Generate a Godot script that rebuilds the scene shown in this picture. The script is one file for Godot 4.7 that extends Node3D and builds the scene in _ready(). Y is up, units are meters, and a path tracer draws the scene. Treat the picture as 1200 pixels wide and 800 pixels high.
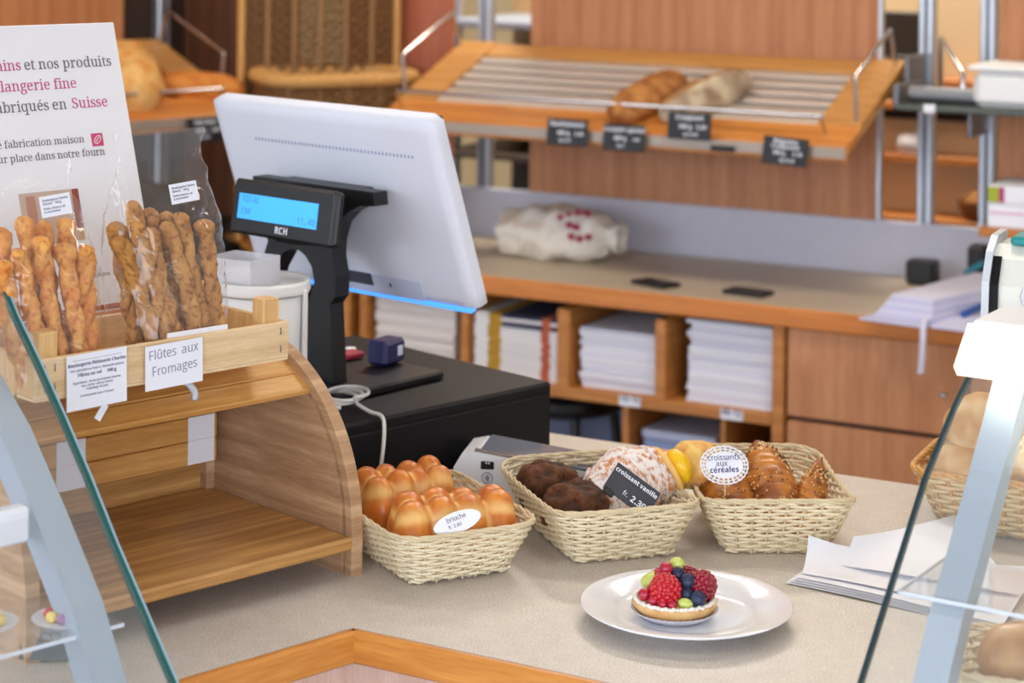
extends Node3D

# ---------------------------------------------------------------- mesh collector
class MB:
	var V := PackedVector3Array()
	var N := PackedVector3Array()
	var C := PackedColorArray()
	var U := PackedVector2Array()
	var I := PackedInt32Array()
	var T := Transform3D.IDENTITY
	var col := Color.WHITE

	func vert(p: Vector3, n: Vector3, uv := Vector2.ZERO) -> int:
		V.append(T * p)
		N.append((T.basis * n).normalized())
		C.append(col)
		U.append(uv)
		return V.size() - 1

	func tri(a: int, b: int, c: int) -> void:
		I.append(a)
		I.append(c)
		I.append(b)

	func quad(a: Vector3, b: Vector3, c: Vector3, d: Vector3) -> MB:
		var n := (c - a).cross(d - b)
		var i := vert(a, n, Vector2(0, 1))
		vert(b, n, Vector2(1, 1))
		vert(c, n, Vector2(1, 0))
		vert(d, n, Vector2(0, 0))
		tri(i, i + 1, i + 2)
		tri(i, i + 2, i + 3)
		return self

	func oquad(a: Vector3, b: Vector3, c: Vector3, d: Vector3, out: Vector3) -> void:
		if (c - a).cross(d - b).dot(out) < 0.0:
			quad(d, c, b, a)
		else:
			quad(a, b, c, d)

	func box(c: Vector3, s: Vector3, bev := 0.0) -> MB:
		var h := s * 0.5
		var e: float = minf(bev, minf(h.x, minf(h.y, h.z)) * 0.9)
		var g := h - Vector3(e, e, e)
		for k in 3:
			var i := (k + 1) % 3
			var j := (k + 2) % 3
			for sg in [-1.0, 1.0]:
				var q := []
				for m in [[-1, -1], [1, -1], [1, 1], [-1, 1]]:
					var p := Vector3.ZERO
					p[k] = h[k] * sg
					p[i] = g[i] * m[0]
					p[j] = g[j] * m[1]
					q.append(c + p)
				var o := Vector3.ZERO
				o[k] = sg
				oquad(q[0], q[1], q[2], q[3], o)
			if e > 0.0:
				for si in [-1.0, 1.0]:
					for sj in [-1.0, 1.0]:
						var q := []
						for m in [[0, -1], [0, 1], [1, 1], [1, -1]]:
							var p := Vector3.ZERO
							p[k] = g[k] * m[1]
							p[i] = (h[i] if m[0] == 0 else g[i]) * si
							p[j] = (g[j] if m[0] == 0 else h[j]) * sj
							q.append(c + p)
						var o := Vector3.ZERO
						o[i] = si
						o[j] = sj
						oquad(q[0], q[1], q[2], q[3], o)
		if e > 0.0:
			for sx in [-1.0, 1.0]:
				for sy in [-1.0, 1.0]:
					for sz in [-1.0, 1.0]:
						var a := c + Vector3(h.x * sx, g.y * sy, g.z * sz)
						var b := c + Vector3(g.x * sx, h.y * sy, g.z * sz)
						var d := c + Vector3(g.x * sx, g.y * sy, h.z * sz)
						var n := (b - a).cross(d - a)
						if n.dot(Vector3(sx, sy, sz)) < 0.0:
							var t := b
							b = d
							d = t
							n = -n
						var i0 := vert(a, n)
						vert(b, n)
						vert(d, n)
						tri(i0, i0 + 1, i0 + 2)
		return self

	# extrude a polygon (x, y) from z0 to z1
	func prism(poly: PackedVector2Array, z0: float, z1: float) -> MB:
		var p := poly.duplicate()
		if not Geometry2D.is_polygon_clockwise(p):
			p.reverse()
		p.reverse()
		# now counter-clockwise in y-up axes
		var area := 0.0
		for i in p.size():
			area += p[i].cross(p[(i + 1) % p.size()])
		if area < 0.0:
			p.reverse()
		var lo := minf(z0, z1)
		var hi := maxf(z0, z1)
		var t := Geometry2D.triangulate_polygon(p)
		for side in [0, 1]:
			var z := hi if side == 1 else lo
			var n := Vector3(0, 0, 1 if side == 1 else -1)
			var s := V.size()
			for q in p:
				vert(Vector3(q.x, q.y, z), n, q)
			for k in range(0, t.size(), 3):
				var a := p[t[k]]
				var b := p[t[k + 1]]
				var c := p[t[k + 2]]
				var ccw := (b - a).cross(c - a) > 0.0
				if ccw == (side == 1):
					tri(s + t[k], s + t[k + 1], s + t[k + 2])
				else:
					tri(s + t[k], s + t[k + 2], s + t[k + 1])
		for i in p.size():
			var a := p[i]
			var b := p[(i + 1) % p.size()]
			quad(Vector3(a.x, a.y, lo), Vector3(b.x, b.y, lo), Vector3(b.x, b.y, hi), Vector3(a.x, a.y, hi))
		return self

	# rows of points joined as one smooth skin; cu closes each row, cv joins the last row to the first
	func grid(rows: Array, cu := false, cv := false, tint = null) -> MB:
		var nr := rows.size()
		var nc: int = rows[0].size()
		var s := V.size()
		var mid := Vector3.ZERO
		for r in rows:
			for p in r:
				mid += p
		mid /= float(nr * nc)
		var nn := []
		var turn := 0.0
		for i in nr:
			var i0: int = (i - 1 + nr) % nr if cv else maxi(i - 1, 0)
			var i1: int = (i + 1) % nr if cv else mini(i + 1, nr - 1)
			for j in nc:
				var j0: int = (j - 1 + nc) % nc if cu else maxi(j - 1, 0)
				var j1: int = (j + 1) % nc if cu else mini(j + 1, nc - 1)
				var du: Vector3 = rows[i][j1] - rows[i][j0]
				var dv: Vector3 = rows[i1][j] - rows[i0][j]
				var n := du.cross(dv)
				if n.length_squared() < 1e-18:
					var im: int = clampi(i + (1 if i < nr / 2 else -1), 0, nr - 1)
					n = rows[i][j] - mid if im == i else (rows[im][j1] - rows[im][j0]).cross(dv)
				nn.append(n.normalized())
				turn += n.dot(rows[i][j] - mid)
		var f := -1.0 if turn < 0.0 else 1.0
		for i in nr:
			for j in nc:
				if tint != null:
					col = tint.call(i, j, rows[i][j])
				vert(rows[i][j], nn[i * nc + j] * f, Vector2(float(j) / maxi(nc - 1, 1), float(i) / maxi(nr - 1, 1)))
		for i in (nr if cv else nr - 1):
			for j in (nc if cu else nc - 1):
				var a := s + i * nc + j
				var b := s + i * nc + (j + 1) % nc
				var c := s + ((i + 1) % nr) * nc + (j + 1) % nc
				var d := s + ((i + 1) % nr) * nc + j
				if f > 0.0:
					tri(a, b, c)
					tri(a, c, d)
				else:
					tri(a, c, b)
					tri(a, d, c)
		return self

	func tube(path: Array, r: float, sides := 8, closed := false, r_of = null) -> MB:
		var rows := []
		var up := Vector3.UP
		var n := path.size()
		for i in n:
			var a: Vector3 = path[(i - 1 + n) % n] if closed else path[maxi(i - 1, 0)]
			var b: Vector3 = path[(i + 1) % n] if closed else path[mini(i + 1, n - 1)]
			var t := (b - a).normalized()
			if i == 0:
				up = Vector3.UP if absf(t.y) < 0.9 else Vector3.RIGHT
			up = (up - t * up.dot(t)).normalized()
			var sd := t.cross(up)
			var rr: float = r * (r_of.call(float(i) / maxf(n - 1, 1)) if r_of != null else 1.0)
			var row := PackedVector3Array()
			for j in sides:
				var q := TAU * j / sides
				row.append(path[i] + (up * cos(q) + sd * sin(q)) * rr)
			rows.append(row)
		if not closed:
			var a0 := PackedVector3Array()
			var a1 := PackedVector3Array()
			for j in sides:
				a0.append(path[0])
				a1.append(path[n - 1])
			rows.push_front(a0)
			rows.append(a1)
		return grid(rows, true, closed)

	func lathe(profile: Array, seg := 32, tint = null) -> MB:
		var rows := []
		for p in profile:
			var row := PackedVector3Array()
			for j in seg:
				var q := TAU * j / seg
				row.append(Vector3(cos(q) * p.x, p.y, sin(q) * p.x))
			rows.append(row)
		return grid(rows, true, false, tint)

	func ball(c: Vector3, r: Vector3, nv := 10, nh := 14) -> MB:
		var rows := []
		for i in nv + 1:
			var a := PI * i / nv
			var row := PackedVector3Array()
			for j in nh:
				var q := TAU * j / nh
				row.append(c + Vector3(sin(a) * cos(q) * r.x, -cos(a) * r.y, sin(a) * sin(q) * r.z))
			rows.append(row)
		return grid(rows, true)

	# surface nets of a distance field
	func nets(f: Callable, lo: Vector3, hi: Vector3, cell: float, tint = null) -> MB:
		var d := ((hi - lo) / cell).ceil()
		var nx := int(d.x) + 1
		var ny := int(d.y) + 1
		var nz := int(d.z) + 1
		var F := PackedFloat32Array()
		F.resize(nx * ny * nz)
		for z in nz:
			for y in ny:
				for x in nx:
					F[(z * ny + y) * nx + x] = f.call(lo + Vector3(x, y, z) * cell)
		var id := {}
		var off := [[0, 0, 0], [1, 0, 0], [0, 1, 0], [1, 1, 0], [0, 0, 1], [1, 0, 1], [0, 1, 1], [1, 1, 1]]
		var edges := [[0, 1], [2, 3], [4, 5], [6, 7], [0, 2], [1, 3], [4, 6], [5, 7], [0, 4], [1, 5], [2, 6], [3, 7]]
		for z in nz - 1:
			for y in ny - 1:
				for x in nx - 1:
					var g := []
					var neg := 0
					for o in off:
						var val := F[((z + o[2]) * ny + y + o[1]) * nx + x + o[0]]
						g.append(val)
						if val < 0.0:
							neg += 1
					if neg == 0 or neg == 8:
						continue
					var p := Vector3.ZERO
					var k := 0
					for e in edges:
						var a: float = g[e[0]]
						var b: float = g[e[1]]
						if (a < 0.0) != (b < 0.0):
							var t := a / (a - b)
							var oa: Array = off[e[0]]
							var ob: Array = off[e[1]]
							p += Vector3(lerpf(oa[0], ob[0], t), lerpf(oa[1], ob[1], t), lerpf(oa[2], ob[2], t))
							k += 1
					p = lo + (p / k + Vector3(x, y, z)) * cell
					var h := cell * 0.5
					var n := Vector3(f.call(p + Vector3(h, 0, 0)) - f.call(p - Vector3(h, 0, 0)), f.call(p + Vector3(0, h, 0)) - f.call(p - Vector3(0, h, 0)), f.call(p + Vector3(0, 0, h)) - f.call(p - Vector3(0, 0, h)))
					if tint != null:
						col = tint.call(0, 0, p)
					id[(z * ny + y) * nx + x] = vert(p, n)
		var st := [1, nx, nx * ny]
		for z in range(1, nz - 1):
			for y in range(1, ny - 1):
				for x in range(1, nx - 1):
					var at := (z * ny + y) * nx + x
					var a := F[at] < 0.0
					for k in 3:
						var b := F[at + st[k]] < 0.0
						if a == b:
							continue
						var u: int = st[(k + 1) % 3]
						var w: int = st[(k + 2) % 3]
						var q := [at - u - w, at - w, at, at - u]
						if not (id.has(q[0]) and id.has(q[1]) and id.has(q[2]) and id.has(q[3])):
							continue
						if a:
							tri(id[q[0]], id[q[1]], id[q[2]])
							tri(id[q[0]], id[q[2]], id[q[3]])
						else:
							tri(id[q[0]], id[q[2]], id[q[1]])
							tri(id[q[0]], id[q[3]], id[q[2]])
		return self

	func mesh() -> ArrayMesh:
		var a := []
		a.resize(Mesh.ARRAY_MAX)
		a[Mesh.ARRAY_VERTEX] = V
		a[Mesh.ARRAY_NORMAL] = N
		a[Mesh.ARRAY_COLOR] = C
		a[Mesh.ARRAY_TEX_UV] = U
		a[Mesh.ARRAY_INDEX] = I
		var m := ArrayMesh.new()
		m.add_surface_from_arrays(Mesh.PRIMITIVE_TRIANGLES, a)
		return m

# ---------------------------------------------------------------- shared helpers
var M := {}
var taken := {}
var noise := FastNoiseLite.new()
var rng := RandomNumberGenerator.new()

func numbered(n: String) -> String:
	if not taken.has(n):
		taken[n] = 0
		return n
	taken[n] += 1
	return "%s_%03d" % [n, taken[n]]

func thing(called: String, label: String, category: String, at := Vector3.ZERO, turn := 0.0, group := "") -> Node3D:
	var o := Node3D.new()
	o.name = numbered(called)
	add_child(o)
	o.position = at
	o.rotation_degrees.y = turn
	o.set_meta("label", label)
	o.set_meta("category", category)
	if group:
		o.set_meta("group", group)
	return o

func part(parent: Node3D, called: String, mb: MB, m: Material) -> MeshInstance3D:
	var o := MeshInstance3D.new()
	o.name = called
	o.mesh = mb.mesh()
	o.material_override = m
	parent.add_child(o, true)
	return o

func single(called: String, label: String, category: String, mb: MB, m: Material, at := Vector3.ZERO, turn := 0.0, group := "") -> MeshInstance3D:
	var o := MeshInstance3D.new()
	o.name = numbered(called)
	o.mesh = mb.mesh()
	o.material_override = m
	add_child(o)
	o.position = at
	o.rotation_degrees.y = turn
	o.set_meta("label", label)
	o.set_meta("category", category)
	if group:
		o.set_meta("group", group)
	return o

func struct(called: String, mb: MB, m: Material, at := Vector3.ZERO, turn := 0.0) -> MeshInstance3D:
	var o := MeshInstance3D.new()
	o.name = numbered(called)
	o.mesh = mb.mesh()
	o.material_override = m
	add_child(o)
	o.position = at
	o.rotation_degrees.y = turn
	o.set_meta("kind", "structure")
	return o

func copy(o: Node3D, label := "", at := Vector3.ZERO, turn := Vector3.ZERO) -> Node3D:
	var c: Node3D = o.duplicate()
	c.name = numbered(str(o.name).trim_suffix("_001"))
	add_child(c)
	c.position = at
	c.rotation_degrees = turn
	if label:
		c.set_meta("label", label)
	return c

func srgb(r: float, g: float, b: float) -> Color:
	return Color(r / 255.0, g / 255.0, b / 255.0)

func lin(r: float, g: float, b: float) -> Color:
	return srgb(r, g, b).srgb_to_linear()

func plain(c: Color, rough := 0.6, metal := 0.0) -> StandardMaterial3D:
	var m := StandardMaterial3D.new()
	m.albedo_color = c
	m.roughness = rough
	m.metallic = metal
	return m

func tinted(rough := 0.6) -> StandardMaterial3D:
	var m := plain(Color.WHITE, rough)
	m.vertex_color_use_as_albedo = true
	return m

func grey_noise(w: int, h: int, freq: float, octaves: int, seed_: int) -> Image:
	var n := FastNoiseLite.new()
	n.seed = seed_
	n.noise_type = FastNoiseLite.TYPE_SIMPLEX_SMOOTH
	n.frequency = freq
	n.fractal_octaves = octaves
	return n.get_seamless_image(w, h)

# wood grain: long streaks along x (or y), two layers
func wood(a: Color, b: Color, seed_: int, along_x: bool, metres: float, rough := 0.5, streak := 24) -> StandardMaterial3D:
	var s := 512
	var broad := grey_noise(streak, s, 0.03, 3, seed_)
	broad.resize(s, s, Image.INTERPOLATE_CUBIC)
	var fine := grey_noise(streak * 2, s, 0.2, 2, seed_ + 7)
	fine.resize(s, s, Image.INTERPOLATE_CUBIC)
	var im := Image.create(s, s, false, Image.FORMAT_RGB8)
	var bd := broad.get_data()
	var fd := fine.get_data()
	var out := PackedByteArray()
	out.resize(s * s * 3)
	for y in s:
		for x in s:
			var k := y * s + x
			var t := clampf(0.68 * bd[k] / 255.0 + 0.32 * fd[k] / 255.0, 0.0, 1.0)
			t = clampf((t - 0.5) * 1.5 + 0.5, 0.0, 1.0)
			var o := k * 3 if along_x else (x * s + y) * 3
			out[o] = int(255.0 * lerpf(a.r, b.r, t))
			out[o + 1] = int(255.0 * lerpf(a.g, b.g, t))
			out[o + 2] = int(255.0 * lerpf(a.b, b.b, t))
	im = Image.create_from_data(s, s, false, Image.FORMAT_RGB8, out)
	var m := plain(Color.WHITE, rough)
	m.albedo_texture = ImageTexture.create_from_image(im)
	m.uv1_triplanar = true
	m.uv1_scale = Vector3.ONE / metres
	m.uv1_triplanar_sharpness = 8.0
	return m

# fine two-tone speckle (laminate, paper, crumb)
func speckle(a: Color, b: Color, seed_: int, metres: float, rough: float, freq := 0.22, bump := 0.0) -> StandardMaterial3D:
	var s := 512
	var n1 := grey_noise(s, s, freq, 2, seed_).get_data()
	var n2 := grey_noise(s, s, 0.02, 3, seed_ + 3).get_data()
	var out := PackedByteArray()
	out.resize(s * s * 3)
	for k in s * s:
		var t := clampf((n1[k] / 255.0 - 0.5) * 1.7 + 0.5 + (n2[k] / 255.0 - 0.5) * 0.3, 0.0, 1.0)
		out[k * 3] = int(255.0 * lerpf(a.r, b.r, t))
		out[k * 3 + 1] = int(255.0 * lerpf(a.g, b.g, t))
		out[k * 3 + 2] = int(255.0 * lerpf(a.b, b.b, t))
	var m := plain(Color.WHITE, rough)
	m.albedo_texture = ImageTexture.create_from_image(Image.create_from_data(s, s, false, Image.FORMAT_RGB8, out))
	m.uv1_triplanar = true
	m.uv1_scale = Vector3.ONE / metres
	if bump > 0.0:
		m.heightmap_enabled = true
		m.heightmap_texture = m.albedo_texture
		m.heightmap_scale = bump
	return m

func clear(c: Color, alpha: float, rough := 0.03) -> StandardMaterial3D:
	var m := plain(Color(c, alpha), rough)
	m.transparency = BaseMaterial3D.TRANSPARENCY_ALPHA
	return m

func glow(c: Color, e: float) -> StandardMaterial3D:
	var m := plain(c, 0.4)
	m.emission_enabled = true
	m.emission = c
	m.emission_energy_multiplier = e
	return m

var fonts := {}
func font(family: String, weight := 400) -> SystemFont:
	var k := family + str(weight)
	if not fonts.has(k):
		var f := SystemFont.new()
		f.font_names = PackedStringArray([family])
		f.font_weight = weight
		fonts[k] = f
	return fonts[k]

# flat lettering: x runs along the writing, y up, z out of the page; em is the font size in metres
func write(parent: Node3D, words: String, em: float, m: Material, t: Transform3D, family := "Droid Sans", weight := 400, align := HORIZONTAL_ALIGNMENT_LEFT) -> MeshInstance3D:
	var tm := TextMesh.new()
	tm.text = words
	tm.font = font(family, weight)
	tm.font_size = 32
	tm.pixel_size = em / 32.0
	tm.depth = 0.0003
	tm.curve_step = 2.0
	tm.horizontal_alignment = align
	tm.vertical_alignment = VERTICAL_ALIGNMENT_BOTTOM
	var o := MeshInstance3D.new()
	o.name = "lettering"
	o.mesh = tm
	o.material_override = m
	o.transform = t
	parent.add_child(o, true)
	return o

func shift(x: float, y: float, z: float) -> Transform3D:
	return Transform3D(Basis.IDENTITY, Vector3(x, y, z))

func turned(axis: Vector3, deg: float, at := Vector3.ZERO) -> Transform3D:
	return Transform3D(Basis(axis, deg_to_rad(deg)), at)

func arc(c: Vector2, r: float, a0: float, a1: float, n: int) -> PackedVector2Array:
	var out := PackedVector2Array()
	for i in n + 1:
		var a := deg_to_rad(lerpf(a0, a1, float(i) / n))
		out.append(c + Vector2(cos(a), sin(a)) * r)
	return out

func curve(points: Array, n: int) -> Array:
	# Catmull-Rom through the points
	var out := []
	var k := points.size()
	for i in n + 1:
		var t := float(i) / n * (k - 1)
		var s := mini(int(t), k - 2)
		var f := t - s
		var p0: Vector3 = points[maxi(s - 1, 0)]
		var p1: Vector3 = points[s]
		var p2: Vector3 = points[s + 1]
		var p3: Vector3 = points[mini(s + 2, k - 1)]
		out.append(p1.cubic_interpolate(p2, p0, p3, f))
	return out

# frames of the place: the wall with the bread rack, the other wall, the bread box
const WALL_AT := Vector3(0.527, 0, -4.533)
const WALL_TURN := -28.0
const SIDE_AT := Vector3(-0.586, 0, -4.69)
const SIDE_TURN := 43.5
const BOX_AT := Vector3(-0.173, 0.9, -2.365)
const BOX_TURN := 43.5
const TILL_AT := Vector3(0.063, 0.9, -2.861)
const TILL_TURN := 44.0
const SCREEN_AT := Vector3(-0.232, 1.256, -2.85)
const SCREEN_TURN := -41.0

func place(at: Vector3, turn: float, u: float, v: float, w: float) -> Vector3:
	var a := deg_to_rad(turn)
	return at + Vector3(cos(a), 0, -sin(a)) * u + Vector3(0, v, 0) + Vector3(sin(a), 0, cos(a)) * w

func on_wall(u: float, v: float, w: float) -> Vector3:
	return place(WALL_AT, WALL_TURN, u, v, w)

func on_side(u: float, v: float, w: float) -> Vector3:
	return place(SIDE_AT, SIDE_TURN, u, v, w)

func on_box(u: float, v: float, w: float) -> Vector3:
	return place(BOX_AT, BOX_TURN, u, v, w)

func on_till(u: float, v: float, w: float) -> Vector3:
	return place(TILL_AT, TILL_TURN, u, v, w)

func _ready() -> void:
	noise.seed = 5
	noise.frequency = 1.0
	rng.seed = 11
	view()
	daylight()
	ceiling_lamps()
	materials()
	room()
	back_counter()
	bread_rack()
	side_rack()
	trays()
	back_room()
	wicker_hamper()
	front_counter()
	bread_box()
	crate()
	poster()
	till()
	card_reader()
	baskets()
	dessert()
	napkins()
	left_guard()
	right_guard()
	scale()

# ---------------------------------------------------------------- camera, sky, lamps
func view() -> void:
	var cam := Camera3D.new()
	cam.name = "camera"
	add_child(cam)
	var a := CameraAttributesPhysical.new()
	a.frustum_focal_length = 68.0
	a.frustum_focus_distance = 2.36
	a.frustum_near = 0.05
	a.frustum_far = 60.0
	a.exposure_aperture = 4.5
	cam.attributes = a
	cam.projection = Camera3D.PROJECTION_FRUSTUM
	cam.near = 0.05
	cam.far = 60.0
	cam.size = 0.05 * 800.0 / 2450.0
	cam.frustum_offset = Vector2(0, -0.05 * 505.0 / 2450.0)
	cam.position = Vector3(0, 1.656, 0)
	cam.rotation.z = 0.012
	cam.current = true

func daylight() -> void:
	var sky := ProceduralSkyMaterial.new()
	sky.sky_top_color = Color(0.86, 0.92, 1.0)
	sky.sky_horizon_color = Color(0.95, 0.965, 1.0)
	sky.ground_bottom_color = Color(0.42, 0.42, 0.43)
	sky.ground_horizon_color = Color(0.62, 0.66, 0.7)
	sky.energy_multiplier = 7.0
	var e := Environment.new()
	e.background_mode = Environment.BG_SKY
	e.sky = Sky.new()
	e.sky.sky_material = sky
	e.tonemap_mode = Environment.TONE_MAPPER_LINEAR
	e.tonemap_exposure = 1.0
	e.sdfgi_enabled = true
	e.ssao_enabled = true
	e.ssil_enabled = true
	var w := WorldEnvironment.new()
	w.name = "surroundings"
	w.environment = e
	add_child(w)

func ceiling_lamps() -> void:
	var lm := glow(Color(1.0, 0.97, 0.92), 3.0)
	var fm := plain(srgb(225, 225, 222), 0.4)
	var spots := [
		[Vector3(-0.55, 2.7, -3.55), "ceiling light panel above the aisle near the wicker hamper"],
		[Vector3(0.75, 2.7, -3.1), "ceiling light panel above the aisle near the drawers"],
		[Vector3(-0.9, 2.7, -1.3), "ceiling light panel on the customer side over the left guard"],
		[Vector3(1.1, 2.7, -1.0), "ceiling light panel on the customer side over the right guard"],
		[Vector3(0.55, 2.7, -5.0), "ceiling light panel in the back room behind the rack"]]
	for s in spots:
		var t := thing("ceiling_light", s[1], "light", s[0], -28.0, "ceiling light panels")
		part(t, "frame", MB.new().box(Vector3(0, -0.01, 0), Vector3(1.24, 0.03, 0.34), 0.004), fm)
		part(t, "diffuser", MB.new().box(Vector3(0, -0.027, 0), Vector3(1.18, 0.006, 0.28)), lm)
		var l := AreaLight3D.new()
		l.name = "ceiling_light_glow"
		l.area_size = Vector2(1.18, 0.28)
		l.light_color = Color(1.0, 0.96, 0.9)
		l.light_energy = 4.0 if s[0].z < -4.5 else (0.9 if s[0].z < -2.0 else 0.3)
		l.area_range = 12.0
		l.area_attenuation = 2.0
		l.shadow_enabled = true
		add_child(l)
		l.position = s[0] + Vector3(0, -0.035, 0)
		l.rotation_degrees = Vector3(-90, -28, 0)

# ---------------------------------------------------------------- materials
func materials() -> void:
	M.counter = speckle(srgb(186, 176, 166), srgb(220, 212, 202), 3, 0.34, 0.42)
	M.counter_back = speckle(srgb(192, 174, 146), srgb(212, 196, 170), 4, 0.4, 0.4)
	M.splash = speckle(srgb(190, 188, 200), srgb(206, 205, 216), 8, 0.5, 0.6)
	M.trim = wood(srgb(188, 112, 38), srgb(226, 156, 74), 11, true, 0.5, 0.35)
	M.edge = wood(srgb(196, 112, 40), srgb(224, 140, 62), 12, true, 0.6, 0.4)
	M.front_panel = wood(srgb(196, 160, 140), srgb(220, 190, 172), 13, false, 0.5, 0.5)
	M.beech = wood(srgb(168, 104, 60), srgb(196, 134, 88), 14, false, 0.55, 0.45)
	M.drawer = wood(srgb(184, 118, 74), srgb(212, 150, 102), 41, false, 0.55, 0.45)
	M.beech_red = wood(srgb(172, 92, 62), srgb(194, 114, 82), 15, false, 0.5, 0.5)
	M.walnut = wood(srgb(70, 38, 20), srgb(96, 54, 30), 16, false, 0.5, 0.5)
	M.tray = wood(srgb(196, 118, 46), srgb(226, 152, 76), 17, true, 0.5, 0.4)
	M.tray_side = wood(srgb(190, 130, 62), srgb(216, 160, 92), 18, true, 0.4, 0.45)
	M.shelf = wood(srgb(178, 108, 44), srgb(208, 140, 70), 19, true, 0.5, 0.5)
	M.bread_box = wood(srgb(164, 114, 58), srgb(216, 166, 100), 21, true, 0.35, 0.5, 12)
	M.bread_slat = wood(srgb(188, 130, 62), srgb(222, 168, 96), 22, true, 0.4, 0.45)
	M.bread_side = wood(srgb(160, 120, 84), srgb(206, 168, 130), 23, true, 0.3, 0.6, 20)
	M.pine = wood(srgb(214, 178, 128), srgb(240, 212, 170), 24, true, 0.3, 0.6, 30)
	M.pine_end = wood(srgb(206, 158, 96), srgb(232, 192, 132), 25, false, 0.2, 0.6)
	M.floor = speckle(srgb(120, 122, 134), srgb(142, 144, 156), 26, 0.6, 0.4)
	M.white_wall = plain(srgb(232, 228, 220), 0.8)
	M.cream = plain(srgb(232, 212, 170), 0.8)
	M.blue_grey = plain(srgb(112, 120, 146), 0.7)
	M.alu = plain(srgb(196, 200, 208), 0.38, 0.85)
	M.alu_matt = plain(srgb(176, 190, 206), 0.45, 0.5)
	M.chrome = plain(srgb(210, 210, 212), 0.16, 1.0)
	M.dark_slot = plain(srgb(58, 62, 78), 0.6)
	M.steel_grey = plain(srgb(128, 130, 134), 0.4, 0.7)
	M.strip = plain(srgb(166, 150, 136), 0.35, 0.3)
	M.slat = plain(srgb(212, 198, 184), 0.4, 0.2)
	M.black = plain(srgb(18, 18, 20), 0.42)
	M.black_matt = plain(srgb(15, 14, 17), 0.55)
	M.black_matt.metallic_specular = 0.35
	M.tag = plain(srgb(26, 26, 30), 0.5)
	M.chalk = plain(srgb(232, 234, 240), 0.8)
	M.white = plain(srgb(236, 236, 240), 0.4)
	M.white_soft = plain(srgb(238, 238, 236), 0.55)
	M.paper = plain(srgb(238, 238, 244), 0.75)
	M.paper_warm = plain(srgb(226, 214, 204), 0.8)
	M.paper_blue = plain(srgb(206, 206, 232), 0.75)
	M.ink = plain(srgb(96, 88, 92), 0.8)
	M.ink_blue = plain(srgb(52, 58, 92), 0.8)
	M.pink = plain(srgb(206, 72, 112), 0.7)
	M.cane = speckle(srgb(206, 172, 116), srgb(240, 216, 168), 31, 0.08, 0.6, 0.06)
	M.cane_pale = speckle(srgb(226, 206, 166), srgb(250, 240, 212), 32, 0.06, 0.6, 0.06)
	M.cane_rim = speckle(srgb(198, 176, 136), srgb(234, 218, 182), 33, 0.05, 0.65, 0.08)
	M.cane_brown = speckle(srgb(112, 74, 38), srgb(156, 110, 62), 34, 0.2, 0.65, 0.05)
	M.cane_gold = speckle(srgb(196, 140, 72), srgb(226, 174, 104), 35, 0.2, 0.6, 0.05)
	M.glass = clear(Color(0.9, 0.97, 0.95), 0.04, 0.02)
	M.glass_edge = plain(srgb(38, 92, 86), 0.12)
	M.glass_edge_dark = plain(srgb(34, 56, 62), 0.15)
	M.film = clear(Color(1, 1, 1), 0.03, 0.05)
	M.bread = tinted(0.8)
	M.glazed = tinted(0.33)
	M.gloss = tinted(0.12)

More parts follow.
